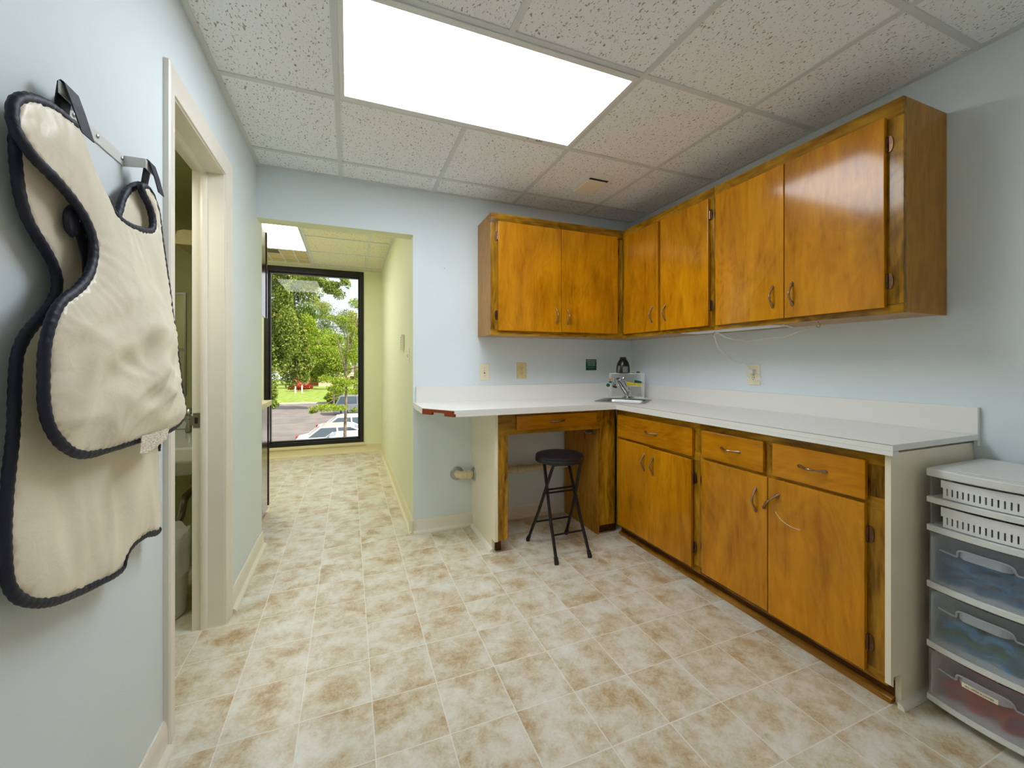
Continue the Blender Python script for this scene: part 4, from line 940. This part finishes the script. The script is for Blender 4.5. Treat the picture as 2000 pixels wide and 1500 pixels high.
# dental impression trays inside the clear drawers
def tray_mesh(name, mat):
    m = MB(); P = []; n = 14
    for k in range(n+1):
        a = pi*k/n; P.append((.030*cos(a), .042*sin(a)-.015, 0))
    prof = [(-.011, .014), (-.008, .001), (.008, .001), (.011, .014), (.009, .014), (.006, .003), (-.006, .003), (-.009, .014)]
    vs = []
    for k in range(n+1):
        a = pi*k/n; nr = Vector((cos(a), sin(a), 0))
        for d, z in prof: q = Vector(P[k])+nr*d; vs.append((q.x, q.y, z))
    q_ = len(prof); fs = [(i*q_+j, i*q_+(j+1) % q_, (i+1)*q_+(j+1) % q_, (i+1)*q_+j) for i in range(n) for j in range(q_)]+[tuple(range(q_)), tuple(range((n+1)*q_-1, n*q_-1, -1))]
    m.add(vs, fs); m.tube([(0, .03, .006), (0, .05, .007), (0, .085, .008)], [.010, .008, .011], 8, flat=.35)
    return m.build(name, mat, smooth=True, local=True, mesh_only=True)
tm = {k: tray_mesh('impression_tray', plain('tray_%s' % k, c_, .4, var=.1)) for k, c_ in dict(blue=srgb(50, 150, 205), sky=srgb(80, 190, 240), teal=srgb(40, 140, 150), green=srgb(30, 140, 80), red=srgb(230, 60, 46), orange=srgb(240, 104, 44), purple=srgb(170, 84, 140)).items()}
rt = random.Random(11)
DR = {2: ('blue', 'blue', 'sky'), 3: ('teal', 'green', 'blue', 'sky'), 4: ('red', 'orange', 'purple', 'red')}
LBL = {2: 'blue impression tray in the uppermost clear drawer', 3: '{} impression tray in the middle clear drawer', 4: '{} impression tray in the lowest drawer with the paper label'}
for k, cols in DR.items():
    z0 = BZ[k][0]+.0035
    for lay in range({2: 4, 3: 3, 4: 3}[k]):
        for iy in range(3 if lay > 2 else 6):
            c_ = cols[(iy*3+lay*2+iy//2) % len(cols)]; nm = {'sky': 'light blue'}.get(c_, c_)
            y = DYa+.062+(iy % 3)*.078+.012*(lay % 2)+rt.uniform(-.004, .004); x = DX0+.046+bow(y)*.85+rt.uniform(-.002, .008)+(.135 if iy > 2 else 0)
            if y > DYb-.065: continue
            o = place('impression_tray', tm[c_], None, (x, y, z0+lay*.0245+.003), (rt.uniform(-.1, .1), rt.uniform(-.1, .1), -pi/2+rt.uniform(-.4, .4)))
            tag(o, {2: '%s impression tray lying in the uppermost clear drawer' % nm, 3: '%s impression tray lying in the middle clear drawer' % nm, 4: '%s impression tray lying in the lowest drawer behind the paper label' % nm}[k], 'dental tray', 'impression trays in the clear drawers, %s %s' % (nm, {2: 'upper', 3: 'middle', 4: 'lowest'}[k]))
# ------------------------------------------------------------------ cabinets in the hall, seen edge-on past the left wall
t = thing('hall_cabinet', 'dark glossy wood base cabinet with cream top in the hall past the left wall', 'cabinet', (-.9, 3.45, 0))
hx = -.600
box('carcass', M['mahogany'], -1.27, hx-.02, 3.11, 3.80, .06, .858, t)
box('door', M['mahogany'], hx-.019, hx, 3.112, 3.765, .04, .853, t, bevel=.002)
box('end_stile', M['mahogany'], hx-.019, hx+.006, 3.768, 3.80, .06, .853, t, bevel=.001)
box('top', plain('cream_hall_top', srgb(216, 206, 166), .35), -1.27, hx+.020, 3.107, 3.82, .859, .898, t, bevel=.003)
box('toe_board', M['trim'], -1.2, hx-.03, 3.11, 3.79, 0, .059, t)
q = MB(); q.prism([(hx-.03, 0), (hx+.012, 0), (hx+.010, .012), (hx+.002, .022), (hx-.03, .026)], 1, 3.107, 3.72); q.build('shoe_moulding', plain('pinkish_shoe', srgb(206, 190, 176), .4), t, smooth=True)
t = thing('hall_cabinet', 'dark glossy wood wall cabinet in the hall above the cream topped cabinet', 'cabinet', (-.9, 3.3, 1.52))
box('carcass', M['mahogany'], -1.28, hx+.01, 3.1055, 3.53, 1.54, 2.165, t)
box('door', M['mahogany'], hx+.011, hx+.029, 3.112, 3.505, 1.53, 2.17, t, bevel=.002)
box('end_stile', M['mahogany'], hx+.011, hx+.034, 3.508, 3.53, 1.53, 2.17, t, bevel=.001)
# ------------------------------------------------------------------ bathroom glimpsed through the doorway
t = thing('wall_sink', 'white porcelain wall sink with chrome taps seen through the bathroom doorway', 'sink', (-.86, 2.8, .77))
m = MB(); x0, x1, yb, yf = -1.16, -.675, 3.048, 2.55
m.add([(x0, yf, .765), (x1, yf, .765), (x1, yb, .80), (x0, yb, .80), (x0, yf, .69), (x1, yf, .69), (x1, yb, .69), (x0, yb, .69), (x0+.1, yf+.1, .60), (x1-.1, yf+.1, .60), (x1-.1, yb-.08, .60), (x0+.1, yb-.08, .60)],
      [(0, 1, 2, 3), (0, 4, 5, 1), (1, 5, 6, 2), (2, 6, 7, 3), (3, 7, 4, 0), (4, 8, 9, 5), (5, 9, 10, 6), (6, 10, 11, 7), (7, 11, 8, 4), (8, 11, 10, 9)])
m.build('basin', M['porcelain'], t, bevel=.012, seg=3)
m = MB(); m.box(x0, x1, yb-.03, yb, .80, .88); m.build('splash', M['porcelain'], t, bevel=.006)
for (x, z) in ((-.868, .855), (-.80, .84)):
    m = MB(); m.lathe([(.02, 0), (.018, .03), (.012, .05), (.024, .07), (.036, .09), (.036, .115), (.024, .135), (.001, .14)], (x, 2.93, .795), 18); m.build('tap_knob', M['chrome'], t, smooth=True)
m = MB(); m.tube(spline([(-.835, 2.95, .795), (-.835, 2.95, .86), (-.835, 2.90, .885), (-.835, 2.82, .865)], 5), .013, 10); m.build('spout', M['chrome'], t, smooth=True)
m = MB(); X, Y = -.905, 2.74; m.tube([(X, Y, .60), (X, Y, .34)], .022, 12); m.tube([(X, Y, .55), (X, Y, .535)], .030, 12); m.tube([(X, Y, .40), (X, Y, .36)], .029, 12)
m.tube(spline([(X, Y, .35), (X, Y+.02, .30), (X+.01, Y+.08, .29), (X+.02, Y+.12, .34), (X+.03, Y+.14, .42), (X+.03, Y+.30, .43)], 5), .02, 12); m.build('drain_trap', M['steel'], t, smooth=True)
MB().lathe([(.02, -.01), (.05, -.006), (.052, 0), (.05, .004), (.001, .006)], (-.85, 3.043, .47), 18, 1).build('trap_flange', M['bronze'], t, smooth=True)
t = thing('waste_bin', 'white waste bin with a loose bag on the bathroom floor below the sink', 'bin', (-.845, 2.41, 0))
MB().lathe([(.085, 0), (.115, .004), (.135, .36), (.131, .36), (.112, .02), (.001, .02)], (-.845, 2.41, .0005), 28).build('bin_body', M['porcelain'], t, smooth=True)
m = MB(); n = 48; vs = []
for j, (r, z) in enumerate([(.128, .30), (.133, .395), (.141, .372), (.143, .30), (.140, .24), (.141, .215)]):
    for k in range(n):
        a = 2*pi*k/n; rr = r+(.004*sin(9*a+j)+.003*sin(17*a) if j > 1 else .002*sin(7*a)); zz = z+(.012*sin(5*a+1)+.006*sin(13*a) if j in (1, 5) else 0)
        vs.append((-.845+cos(a)*rr, 2.41+sin(a)*rr, zz))
m.add(vs, [(j*n+k, j*n+(k+1) % n, (j+1)*n+(k+1) % n, (j+1)*n+k) for j in range(5) for k in range(n)]); m.build('bin_bag', plain('thin_white_bag', srgb(214, 216, 210), .45, var=.05), t, smooth=True)
t = thing('towel_dispenser', 'yellowed rounded dispenser box high on the bathroom wall', 'dispenser', (-.80, 2.9, 1.8))
m = MB(); zt, zb_ = 1.905, 1.823; y0, y1, xl = 2.66, 3.0499, -.852
pts = [(xl, zb_), (xl, zt-.035), (xl+.01, zt-.01), (xl+.035, zt), (-.675, zt), (-.675, zb_)]
m.prism(pts, 1, y0, y1); m.build('housing', plain('yellowed_dispenser', srgb(206, 190, 128), .45), t, bevel=.004)
box('slot', M['ink'], -.80, -.70, y0+.12, y0+.13, zb_-.001, zb_+.0005, t)
t = thing('wall_mirror', 'mirror with a thin steel frame on the bathroom wall', 'mirror', (-1.0, 3.04, 1.4))
box('mirror_glass', M['mirror'], -1.30, -.925, 3.043, 3.0495, 1.0, 1.61, t)
m = MB(); m.box(-1.30, -.917, 3.036, 3.0495, 1.61, 1.622); m.box(-.925, -.917, 3.036, 3.0495, 1.0, 1.61); m.box(-1.30, -.925, 3.036, 3.0428, 1.265, 1.285); m.build('mirror_frame', M['steel'], t)
bl = bpy.data.lights.new('bathroom_fill_light', 'AREA'); bl.energy = 7; bl.size = .3; bl.color = (1., .95, .8); bo = bpy.data.objects.new('bathroom_fill_light', bl); COL.objects.link(bo); bo.location = (-.98, 1.75, 2.08)  # unseen light added to brighten the room behind the doorway
# ------------------------------------------------------------------ outside the window
GZ = -3.3
def outm(name, a, b, scale, rough=.9):
    t = NT(name); c_ = t.coord(); f = t.noise(c_, scale, 4.); t.bsdf(t.ramp(f, [(.35, a), (.65, b)]), rough, 0, .2); return t.mat
struct(box('ground', outm('asphalt', srgb(122, 116, 113), srgb(140, 131, 125), .8), -60, 60, YF+.2, 52, GZ-.2, GZ))
lawn = tag(box('lawn', outm('mown_grass', srgb(116, 142, 56), srgb(154, 170, 78), 1.5), -90, 60, 52, 130, GZ-.2, GZ+.05), 'sunlit green lawn beyond the parking lot', 'lawn', kind='stuff')
box_c = struct(box('trim_curb', outm('concrete', srgb(196, 190, 176), srgb(214, 206, 190), 3.), -60, 60, 51.7, 52, GZ, GZ+.12))
def leafmat(name, cols):
    t = NT(name); g = t.n('ShaderNodeNewGeometry'); col = t.ramp(g.outputs['Random Per Island'], [(i/(len(cols)-1), c_) for i, c_ in enumerate(cols)])
    d = t.n('ShaderNodeBsdfDiffuse'); t.L(col, d.inputs[0]); tr = t.n('ShaderNodeBsdfTranslucent'); t.L(col, tr.inputs[0])
    m = t.n('ShaderNodeMixShader'); m.inputs[0].default_value = .4; t.L(d.outputs[0], m.inputs[1]); t.L(tr.outputs[0], m.inputs[2]); t.L(m.outputs[0], t.out.inputs[0]); return t.mat
LF = {'oak': leafmat('oak_leaves', [srgb(70, 96, 40), srgb(104, 134, 54), srgb(150, 168, 74), srgb(186, 186, 100), srgb(84, 116, 48)]),
      'lime': leafmat('lime_leaves', [srgb(96, 140, 40), srgb(146, 172, 54), srgb(186, 194, 80), srgb(120, 150, 50)]),
      'dark': leafmat('dark_leaves', [srgb(70, 96, 44), srgb(104, 130, 60), srgb(140, 156, 76)]),
      'pale': leafmat('pale_leaves', [srgb(130, 150, 70), srgb(170, 180, 90), srgb(206, 196, 104)])}
bark = outm('bark', srgb(96, 84, 72), srgb(140, 124, 108), 12.)
def leaves(mb, c, r, n, s, rnd, shellk=.55):
    for _ in range(n):
        while True:
            p = Vector((rnd.uniform(-1, 1), rnd.uniform(-1, 1), rnd.uniform(-1, 1)))
            if shellk < p.length < 1: break
        q = Vector(c)+Vector((p.x*r[0], p.y*r[1], p.z*r[2])); a = Vector((rnd.gauss(0, 1), rnd.gauss(0, 1), rnd.gauss(0, 1))).normalized(); b = a.orthogonal().normalized(); b = Matrix.Rotation(rnd.uniform(0, 6.3), 3, a) @ b; c2 = a.cross(b); k = s*rnd.uniform(.6, 1.3)
        mb.add([q-b*k*.5, q+c2*k*.3, q+b*k*.5, q-c2*k*.3], [(0, 1, 2, 3)])
def tree(name, label, base, hgt, tr, blobs, leaf, s, seed, branches=(), group='trees outside the window', k=4.5):
    rnd = random.Random(seed); t = thing(name, label, 'tree', base, group)
    m = MB(); B = Vector(base)
    m.tube(spline([B, B+Vector((.03*hgt*rnd.uniform(-1, 1)*.4, 0, hgt*.35)), B+Vector((.02*hgt*rnd.uniform(-1, 1), 0, hgt*.7)), B+Vector((0, 0, hgt))], 5), [tr*(1-.75*i/15) for i in range(16)], 8)
    for pts, r in branches: m.tube(spline(pts, 4), [r*(1-.7*i/(4*(len(pts)-1))) for i in range(4*(len(pts)-1)+1)], 6)
    m.build('trunk', bark, t, smooth=True)
    m = MB()
    for c_, r, n in blobs:
        for q in range(9):
            while True:
                o_ = Vector((rnd.uniform(-1, 1), rnd.uniform(-1, 1), rnd.uniform(-1, 1)))
                if o_.length < 1: break
            f_ = rnd.uniform(.3, .52); leaves(m, Vector(c_)+Vector((o_.x*r[0]*.72, o_.y*r[1]*.72, o_.z*r[2]*.72)), (r[0]*f_, r[1]*f_, r[2]*f_), int(n*k/9), s/sqrt(k)*.95, rnd, .2)
    m.build('foliage', LF[leaf], t)
def blob(px, py, tt, rpx, rpy, n, dy=.8): c_ = at(px, py, tt); k = tt/FPX; return (c_, (rpx*k, rpx*k*dy, rpy*k), n)
def gbase(px, tt): p = at(px, 700, tt); return (p.x, p.y, GZ)
tree('oak_tree', 'big leafy oak filling the left side of the window view', gbase(520, 24), 9, .3,
     [blob(540, 640, 23, 52, 110, 3600), blob(562, 560, 24, 55, 50, 1700), blob(560, 690, 24, 42, 62, 1500), blob(505, 600, 25, 60, 150, 1500), blob(590, 715, 24, 24, 34, 700), blob(555, 625, 24, 44, 60, 1500), blob(535, 770, 22, 18, 30, 260), blob(585, 660, 25, 26, 60, 800), blob(545, 530, 23, 60, 30, 900)], 'oak', .30, 1)
tree('overhanging_oak', 'leafy oak branch hanging from the top of the window view', gbase(470, 19), 10.5, .22,
     [blob(630, 548, 19, 44, 16, 750), blob(652, 568, 19, 26, 22, 520), blob(676, 552, 19, 14, 18, 130), blob(600, 548, 20, 40, 20, 420)], 'oak', .20, 2)
tree('ornamental_tree', 'slender young tree with pale trunk in front of the parked cars', gbase(675.5, 13.5), 5.0, .075,
     [blob(672, 746, 13.3, 36, 15, 800), blob(655, 758, 13.0, 24, 12, 280), blob(700, 740, 13.5, 18, 32, 380), blob(640, 797, 12.6, 40, 9, 420), blob(612, 803, 12.6, 12, 7, 90), blob(692, 690, 13.6, 26, 32, 620), blob(690, 650, 13.8, 18, 20, 240), blob(662, 622, 13.6, 24, 16, 220), blob(640, 740, 13.2, 20, 10, 160), blob(690, 800, 13.2, 12, 6, 60), blob(696, 600, 13.8, 22, 18, 200)], 'lime', .105, 3,
     branches=[([at(676, 730, 13.5), at(666, 690, 13.4), at(657, 655, 13.4)], .035), ([at(676, 700, 13.5), at(690, 660, 13.6), at(698, 610, 13.7)], .03), ([at(675, 712, 13.5), at(680, 670, 13.5), at(676, 630, 13.5)], .03), ([at(676, 760, 13.5), at(650, 782, 13.0), at(612, 800, 12.6)], .022), ([at(676, 722, 13.5), at(700, 716, 13.4), at(720, 700, 13.3)], .02)])
tree('bare_limbed_tree', 'tree with bare pale limbs in the middle of the window view', gbase(652, 42), 6.0, .1,
     [blob(622, 700, 40, 46, 34, 1500), blob(660, 720, 40, 34, 26, 1000), blob(620, 690, 42, 42, 34, 1300), blob(605, 720, 41, 30, 22, 700), blob(646, 665, 43, 34, 26, 600), blob(630, 738, 41, 34, 12, 500), blob(596, 650, 44, 28, 44, 700)], 'lime', .42, 4,
     branches=[([at(640, 700, 41.5), at(628, 680, 41), at(618, 664, 40.6)], .1), ([at(640, 700, 41.5), at(652, 690, 41), at(662, 668, 40.6)], .1)])
for i, (px, py, tt, rx, ry, n, lf, lab) in enumerate([(596, 640, 72, 40, 60, 2000, 'dark', 'dark green tree far behind the lawn at the left of the sky gap'), (655, 640, 106, 44, 66, 2000, 'dark', 'dark green tree far behind the lawn in the middle of the window'), (694, 650, 70, 26, 50, 1400, 'pale', 'pale yellow-green tree far behind at the right edge of the window'), (622, 598, 124, 26, 24, 700, 'pale', 'tallest hazy tree rising into the sky gap far away'), (520, 690, 84, 16, 50, 1200, 'dark', 'dark tree far behind the lawn at the left edge of the window')]):
    B1 = blob(px, py, tt, rx, ry, n); zlo = GZ+.75; c1, q1, n1_ = B1
    if c1.z-q1[2] < zlo: q1 = (q1[0], q1[1], c1.z-zlo)
    b_ = gbase(px, tt); tree('distant_tree', lab, (b_[0], b_[1], GZ+.05), 8, .3, [(c1, q1, n1_), (Vector((c1.x, c1.y, max(zlo+1.3, c1.z-q1[2]*.9))), (q1[0]*.9, q1[1]*.9, 1.1), n//3)], lf, .75, 10+i)
GZ0 = GZ
h = thing('hedge', 'clipped green hedge at the edge of the parking lot', 'hedge', gbase(672, 47))
m = MB(); rnd = random.Random(5); c_ = at(676, 775, 47); leaves(m, c_, (2.3, 1.2, .95), 1500, .3, rnd, .75); m.build('foliage', LF['lime'], h)
g0 = gbase(672, 47); MB().box(g0[0]-1.8, g0[0]+1.8, g0[1]-.6, g0[1]+.6, GZ, GZ+.9).build('hedge_core', LF['dark'], h)
hs = thing('house', 'low brick house with pale trim beyond the lawn behind the trees', 'house', (*gbase(630, 84)[:2], GZ+.05))
brick = outm('red_brick', srgb(168, 84, 64), srgb(190, 104, 80), 6.); pale = outm('pale_brick', srgb(206, 176, 150), srgb(222, 196, 170), 6.)
a, b, c_, d = gbase(572, 84), gbase(622, 84), gbase(640, 82), gbase(712, 82)
box('red_wing', brick, a[0], b[0], a[1], a[1]+7, GZ+.05, GZ+2.4, hs); box('pale_wing', pale, c_[0]-1.6, d[0]+3, c_[1]-1, c_[1]+6, GZ+.05, GZ+2.6, hs)
m = MB(); m.prism([(a[1]-.6, GZ+2.4), (a[1]+7.6, GZ+2.4), (a[1]+3.5, GZ+4.2)], 0, a[0]-.4, d[0]+3.4); m.build('roof', outm('shingles', srgb(120, 104, 96), srgb(140, 124, 112), 4.), hs)
m = MB(); m.box(c_[0]-1.7, d[0]+3.1, c_[1]-1.1, c_[1]-1.0, GZ+2.35, GZ+2.62); m.build('fascia', M['white'], hs)
for px in (655, 690): p = gbase(px, 81.2); box('house_window', M['darkgap'], p[0]-.6, p[0]+.6, c_[1]-1.04, c_[1]-1.0, GZ+.9, GZ+2.0, hs)
for k, px in enumerate((577, 590)):
    p = gbase(px, 62); tag(box('fence_post', M['white'], p[0]-.09, p[0]+.09, p[1]-.09, p[1]+.09, GZ+.05, GZ+1.25), ['white post on the lawn, the one farther left', 'white post on the lawn, the one nearer the tree trunk'][k], 'post', 'white posts on the lawn')
pb = gbase(586, 66); m = MB(); leaves(m, Vector((pb[0], pb[1]+.6, GZ+.68)), (2.0, .7, .45), 700, .3, random.Random(3), .2)
tag(m.build('red_shrub', leafmat('red_leaves', [srgb(150, 50, 40), srgb(196, 90, 70), srgb(120, 60, 40)])), 'low reddish shrub on the lawn behind the white posts', 'shrub')
def car(label, base, col, suv=False, seed=0):
    t = thing('car', label, 'car', base, 'cars in the parking lot', rz=-.02); m = MB(); hh = 1.68 if suv else 1.46
    mat = plain('car_paint_%d' % seed, col, .3, 0, .6, var=.01, coat=.6)
    W = .89
    prof = [(-2.3, .30), (-2.34, .55), (-2.25, .86), (-1.75, .96), (1.1, .98), (2.0, .86), (2.3, .66), (2.3, .32), (1.9, .25), (-1.9, .25)]
    m.prism(prof, 1, -W, W); m.build('body', mat, t, bevel=.05, local=True)
    cab = [(-2.1 if suv else -1.75, .95), (-1.75 if suv else -1.15, hh-.06), (.25, hh-.06), (1.15, .97)]
    m = MB(); n = 4; vs = [(x, s*(W-.06-(.16 if z > 1.1 else 0)), z) for s in (-1, 1) for x, z in cab]
    m.add(vs, [(0, 1, 2, 3), (7, 6, 5, 4)]+[(i, (i+1) % 4, 4+(i+1) % 4, 4+i) for i in range(4)]); m.build('windows', plain('car_glass_%d' % seed, srgb(70, 84, 92), .08, 0, .8), t, local=True)
    m = MB(); m.add([(x, s*y, z) for s in (-1, 1) for x, y, z in ((cab[1][0]-.12, .70, hh-.09), (cab[1][0]+.15, .69, hh), (.1, .69, hh), (.42, .70, hh-.10))], [(0, 1, 2, 3), (7, 6, 5, 4)]+[(i, (i+1) % 4, 4+(i+1) % 4, 4+i) for i in range(4)]); m.build('roof', mat, t, bevel=.03, local=True)
    m = MB()
    for s in (-1, 1):
        for (xa, za), (xb, zb2) in ((cab[0], cab[1]), ((-.35, .96), (-.4, hh-.06)), (cab[2], cab[3])): m.tube([(xa, s*(W-.05), za), (xb, s*(W-.21), zb2)], .045, 6)
    m.build('pillars', mat, t, local=True)
    for x in (-1.42, 1.42):
        for s in (-1, 1):
            o = MB().lathe([(.001, -.11), (.2, -.11), (.32, -.09), (.33, 0), (.32, .09), (.2, .11), (.001, .11)], (x, s*(W-.08), .33), 20, 1).build('wheel', M['rubber'], t, smooth=True, local=True)
            MB().lathe([(.001, -.005), (.19, -.005), (.2, .004), (.001, .006)], (x, s*(W+.035), .33), 14, 1).build('hubcap', M['steel'], o, smooth=True, local=True)
    for s in (-1, 1): MB().box(-2.36, -2.2, s*W-.02*s, s*(W-.28), .62, .84).build('tail_light', plain('tail_red_%d%d' % (seed, s+1), srgb(176, 24, 20), .3), t, local=True)
car('dark grey car parked farthest away beside the hedge', gbase(706, 37), srgb(120, 126, 134), True, 1)
car('white car third from the window in the parking row', gbase(700, 24.6), srgb(226, 228, 230), False, 2)
car('beige white car with red tail light in the middle of the parking row', gbase(676, 20.8), srgb(216, 212, 204), False, 3)
car('silver car closest to the window behind the tree trunk', gbase(704, 18.2), srgb(206, 214, 224), False, 4)
# ------------------------------------------------------------------ daylight
sun = bpy.data.lights.new('sun', 'SUN'); sun.energy = 8.; sun.angle = .02; sun.color = (1., .93, .80)
so = bpy.data.objects.new('sun', sun); COL.objects.link(so); so.rotation_euler = Vector((-.62, .50, -.62)).to_track_quat('-Z', 'Y').to_euler()
w = bpy.data.worlds.new('sky'); S.world = w; w.use_nodes = True; nt = w.node_tree; nt.nodes.clear()
o = nt.nodes.new('ShaderNodeOutputWorld'); bg = nt.nodes.new('ShaderNodeBackground'); tc = nt.nodes.new('ShaderNodeTexCoord'); nz = nt.nodes.new('ShaderNodeTexNoise'); cr = nt.nodes.new('ShaderNodeValToRGB')
nz.inputs['Scale'].default_value = 3.; nz.inputs['Detail'].default_value = 5.
cr.color_ramp.elements[0].position = .38; cr.color_ramp.elements[0].color = (.72, .84, 1., 1); cr.color_ramp.elements[1].position = .6; cr.color_ramp.elements[1].color = (1., .99, .98, 1)
nt.links.new(tc.outputs['Generated'], nz.inputs['Vector']); nt.links.new(nz.outputs['Fac'], cr.inputs[0]); nt.links.new(cr.outputs[0], bg.inputs[0]); bg.inputs[1].default_value = 1.3; nt.links.new(bg.outputs[0], o.inputs[0])
# ------------------------------------------------------------------ view
v = S.view_settings; v.view_transform = 'Standard'; v.look = 'None'; v.exposure = 0.; v.gamma = 1.; v.use_curve_mapping = False
cy = S.cycles; cy.use_denoising = True; cy.max_bounces = 14; cy.diffuse_bounces = 6; cy.glossy_bounces = 5; cy.transmission_bounces = 10; cy.transparent_max_bounces = 16; cy.sample_clamp_indirect = 6.; cy.caustics_reflective = False; cy.caustics_refractive = False
